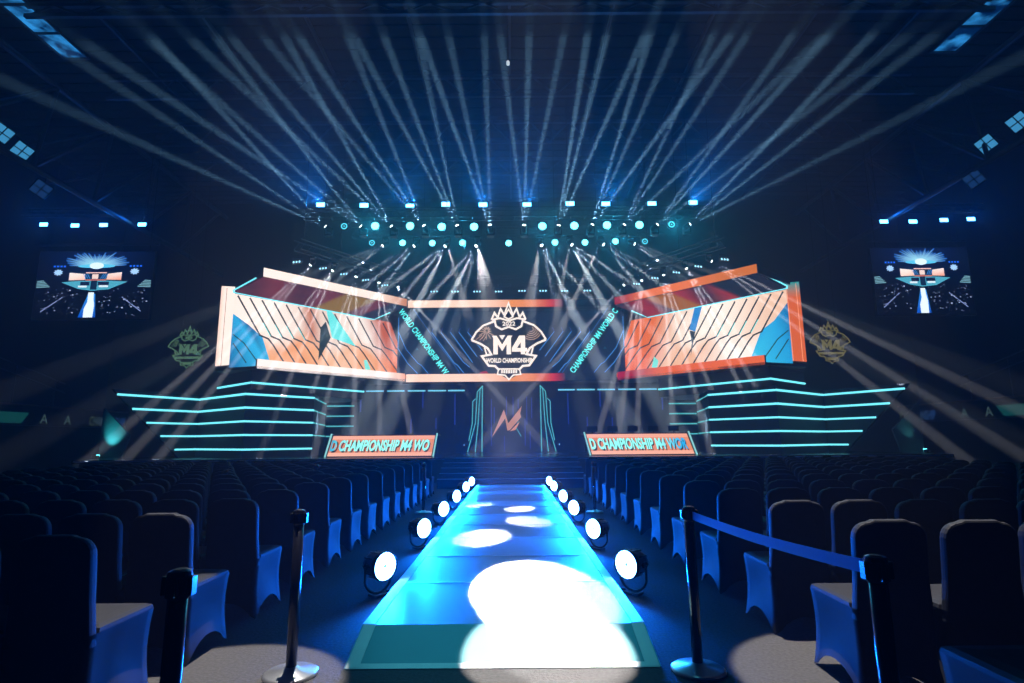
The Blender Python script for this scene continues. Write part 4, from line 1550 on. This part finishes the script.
RA = [(344, 226), (375, 225.8), (410, 225.8), (441.6, 226.6), (474, 226.6), (542.4, 226), (574.4, 225.5), (607, 225), (639.5, 224.7), (671.7, 224.2)]
for i, (px, py) in enumerate(RA):
    round_wash(at_y(px, py, YA - 0.35), 'round cyan wash light, %s from the left in the upper round row' % ORD[i + 1], 'upper row of round cyan lights', i in (0, 9), 520 if i % 2 else 0, 1.15)
RB = [(371.8, 242.7), (402.5, 242.7), (432.2, 243), (462.5, 242.7), (508.7, 243), (555, 242.3), (585, 242.3), (615.5, 241.2), (645, 241.2)]
for i, (px, py) in enumerate(RB):
    round_wash(at_y(px, py, YB - 0.35), 'round cyan wash light, %s from the left in the lower round row' % ORD[i + 1], 'lower row of round cyan lights', i in (0, 8), 280 if i in (1, 3, 5, 7) else 0, 1.0)

# --- eight heads on the rear truss throwing soft cones down and out
DN = [(385.8, 244.2), (416.7, 244.2), (447.2, 244), (477.5, 243.6), (540.3, 243), (569.7, 242.7), (600.7, 242.7), (631.4, 242.5)]
DANG = [(66, 57, 48), (58, 46, 33), (50, 36, 22), (38, 24, 13, -7), (-38, -22, -12, 7), (-52, -38, -24), (-60, -50, -36), (-66, -58, -50)]
DN_E = 100000
POOLS = {3: (0.22, 5.2), 4: (-0.42, 8.0), 2: (0.24, 9.5), 5: (0.13, 11.2), 6: (-0.69, 11.9)}
for i, (px, py) in enumerate(DN):
    p = at_y(px, py, YB)
    a0 = math.radians(DANG[i][1])
    d0 = Vector((-math.sin(a0), -0.5 * math.cos(a0), -math.cos(a0))).normalized()
    o = make_head(p, d0, 'moving head throwing white cones downward, %s from the left on the rear truss' % ORD[i + 1], 'downward moving heads on the rear truss')
    for k, da in enumerate(DANG[i]):
        a = math.radians(da)
        d = Vector((-math.sin(a), -0.2 * math.cos(a), -math.cos(a))).normalized()
        wide = 7.5 if abs(da) < 25 else 4.6
        spot(p + d * 0.22, p + d * 5, DN_E * (0.2 if abs(da) < 14 else 0.33 if abs(da) > 52 else 1.0), wide, (0.8, 0.93, 1.0), 0.6, 0.05, o, 'beam')
    if i in POOLS:
        tgt = Vector((*POOLS[i], RZ))
        d = (tgt - p).normalized()
        big = {3: 3.0, 4: 2.1, 2: 2.1, 5: 1.8, 6: 1.7}[i]
        en = {3: 130000, 4: 60000, 2: 60000, 5: 60000, 6: 120000}[i]
        spot(p + d * 0.22, tgt, en, big, (1.0, 0.95, 0.95), 0.12, 0.03, o, 'pool_beam')

# --- small heads on the slanting trusses
LS = [(312.5, 263), (334, 268.5), (356.6, 274.5), (379, 280.5), (397, 285.3)]
RS = [(709, 259.7), (685, 266.4), (663, 272.8), (642, 278.4), (625, 283.3)]
LANG = [(40, 34, 28), (30, 22, 12), (12, 5, -6), (2, -6, -16), (-24, -33, -42)]
RANG = [(-58, -50, -43), (-28, -20, -14), (-13, -6, 4), (8, 14, 20), (26, 34, 42)]
for s, nm, pts, angs in ((-1, 'left', LS, LANG), (1, 'right', RS, RANG)):
    for i, (px, py) in enumerate(pts):
        p = at_y(px, py, 22.5 + 5.0 * i / 4)
        a0 = math.radians(angs[i][1])
        d0 = Vector((-math.sin(a0), -0.35, -math.cos(a0))).normalized()
        o = make_head(p, d0, 'small moving head with thin white beams, %s from the outer end above %s angled screen' % (ORD[i + 1], nm), 'small moving heads on the slanting trusses', 0.75)
        for k, da in enumerate(angs[i]):
            a = math.radians(da)
            d = Vector((-math.sin(a), -0.3 * math.cos(a), -math.cos(a))).normalized()
            spot(p + d * 0.18, p + d * 5, 170000, 2.6, (0.95, 0.93, 1.0), 0.5, 0.04, o, 'beam')

# --- triple-led strips
TL = [(296.4, 261.9), (322.9, 268.3), (343.7, 274), (365.6, 280), (384.7, 285.2)]
TC = [(434, 291.5), (455, 291.5), (477, 291.5), (498.6, 291.5), (522, 290.8), (543, 290.8), (564.6, 290.8), (587.3, 290.6)]
TR = [(724.8, 259.3), (698.4, 266.4), (676.5, 272.4), (655, 278), (636.7, 283.8)]


def triple(p, ang, label, group):
    l = thing('spotlight_strip', label, 'stage light', p, group, (0, 0, ang))
    MB().rbox((0, 0.05, 0), (0.46, 0.08, 0.13), 0.015).build('housing', M['black'], l)
    for k in (-1, 0, 1):
        MB().lathe([(0.045, 0), (0.03, 0.015)], (k * 0.14, 0.008, 0), 10, Matrix.Rotation(PI / 2, 3, 'X')).build('lens', M['dot_face'], l)
    MB().tube([(-0.2, 0.06, 0.06), (-0.2, 0.06, 0.2), (0.2, 0.06, 0.2), (0.2, 0.06, 0.06)], 0.01, 5).build('yoke', M['black'], l)


for i, (px, py) in enumerate(TL):
    triple(at_y(px, py, 22.15 + 5.0 * i / 4), -0.3, 'three-lens strip light, %s from the outer end of the left slanting truss' % ORD[i + 1], 'strip lights on the slanting trusses')
for i, (px, py) in enumerate(TR):
    triple(at_y(px, py, 22.15 + 5.0 * i / 4), 0.3, 'three-lens strip light, %s from the outer end of the right slanting truss' % ORD[i + 1], 'strip lights on the slanting trusses')
for i, (px, py) in enumerate(TC):
    triple(at_y(px, py, 27.5), 0, 'three-lens strip light, %s from the left above the centre screen' % ORD[i + 1], 'strip lights above the centre screen')

# --- floodlights on the side roof trusses
for s, nm, pts in ((-1, 'left', ((22, 151, 20.5), (2, 133, 19.6), (41, 189, 21.6))), (1, 'right', ((986, 144, 21.1), (1018, 122, 19.6), (974, 179, 21.9)))):
    for i, (px, py, Y) in enumerate(pts):
        w = at_y(px, py, Y)
        l = thing('ceiling_floodlight', 'four-pane floodlight under the %s roof truss, %s' % (nm, ('beside the strut foot', 'cut by the picture edge', 'dim and lowest')[i]), 'floodlight', w, 'floodlights under the roof trusses')
        dirv = (Vector((s * 4, 2, 3)) - w).normalized()
        Rz_ = dirv.to_track_quat('-Y', 'Z').to_matrix() @ Matrix.Rotation(s * -0.5, 3, 'Y')
        MB().rbox(Rz_ @ Vector((0, 0.08, 0)), (0.62, 0.12, 0.62), 0.02, Rz_).build('housing', M['black'], l)
        for a in (-0.145, 0.145):
            for b in (-0.145, 0.145):
                MB().box(Rz_ @ Vector((a, 0.0, b)), (0.25, 0.03, 0.25), Rz_).build('pane', M['flood_face' if i < 2 else 'flood_dim'], l)
        MB().tube([(0, 0.12, 0.25), (s * 19.0 - w.x if abs(s * 19 - w.x) < 1.0 else 0.3 * s, 0.15, max(0.3, 12.2 - w.z) if w.z < 12 else 0.3)], 0.02, 5).build('bracket', M['black'], l)

# a single small lamp hanging below the roof
w = at_y(508, 63, 18.6)
l = thing('ceiling_pendant', 'single tiny white pendant lamp below the middle of the roof', 'lamp', w)
MB().lathe([(0.02, -0.10), (0.06, -0.07), (0.06, 0.05), (0.03, 0.09)], (0, 0, 0), 12).build('bulb', emat('pendant_glow', lin(200, 215, 225), 0.9), l, True)
MB().tube([(0, 0, 0.08), (0, 0, 17.3 - w.z)], 0.012, 5).build('cord', M['black'], l)

# --- two house spotlights in the roof over the seating, one to each side of the runway
for nm, p, tgt, sz, en in (('ramp', (0.25, 4.6, 16.9), (0.22, 3.98, 0.05), 3.9, 62000), ('left', (-1.7, 6.0, 16.9), (-1.76, 3.55, 0), 5.3, 32000), ('right', (2.0, 6.0, 16.9), (2.2, 3.65, 0), 6.0, 32000)):
    o = make_head(Vector(p), aim(p, tgt), 'house spotlight in the roof throwing a white pool on the %s' % ('ramp of the runway' if nm == 'ramp' else 'carpet %s of the runway' % nm), 'house spotlights')
    p = Vector(p)
    d = aim(p, tgt)
    spot(p + d * 0.22, tgt, en, sz, (1.0, 0.93, 0.88), 0.12, 0.03, o, 'carpet_pool')

o = make_head(Vector((-0.4, 3.0, 16.9)), aim((-0.4, 3.0, 16.9), (-0.07, 4.3, 0)), 'house spotlight in the roof washing the foot of the runway in dim teal', 'house spotlights')
spot(Vector((-0.4, 3.0, 16.68)), (-0.07, 4.3, 0), 3600, 9.5, (0.10, 0.72, 0.9), 0.8, 0.05, o, 'teal_wash')

# ================================================================== haze
def haze(label, x, y0, y1, z0, z1, dens):
    hz = MB().box((0, (y0 + y1) / 2, (z0 + z1) / 2), (2 * x, y1 - y0, z1 - z0)).build('haze', M['black'])
    hm = bpy.data.materials.new('stage_haze')
    hm.use_nodes = True
    nt = hm.node_tree
    nt.nodes.clear()
    out = nt.nodes.new('ShaderNodeOutputMaterial')
    v = nt.nodes.new('ShaderNodeVolumeScatter')
    v.inputs['Color'].default_value = (0.92, 0.96, 1, 1)
    v.inputs['Density'].default_value = dens
    v.inputs['Anisotropy'].default_value = 0.25
    nt.links.new(v.outputs['Volume'], out.inputs['Volume'])
    hm.cycles.volume_sampling = 'EQUIANGULAR'
    hz.data.materials.clear()
    hz.data.materials.append(hm)
    tag(hz, label, 'haze', kind='stuff')


haze('thin clear haze hanging over the seating and through the whole hall', RW + 2, -8, 38.5, -1.2, 18.6, 0.0022)
haze('thick bluish haze from the foot of the stage steps to the back wall', RW + 1.2, 17.59, 38.0, -0.8, 18.2, 0.012)

# ================================================================== world
w = bpy.data.worlds.new('world')
SC.world = w
w.use_nodes = True
bg = w.node_tree.nodes['Background']
bg.inputs[0].default_value = (0.01, 0.03, 0.09, 1)
bg.inputs[1].default_value = 0.0
SC.cycles.max_bounces = 5
SC.cycles.diffuse_bounces = 0
SC.cycles.glossy_bounces = 3
SC.cycles.volume_bounces = 0
SC.cycles.transmission_bounces = 2
SC.cycles.caustics_reflective = False
SC.cycles.caustics_refractive = False
SC.cycles.sample_clamp_indirect = 3.0
SC.cycles.use_denoising = True
SC.cycles.use_adaptive_sampling = False
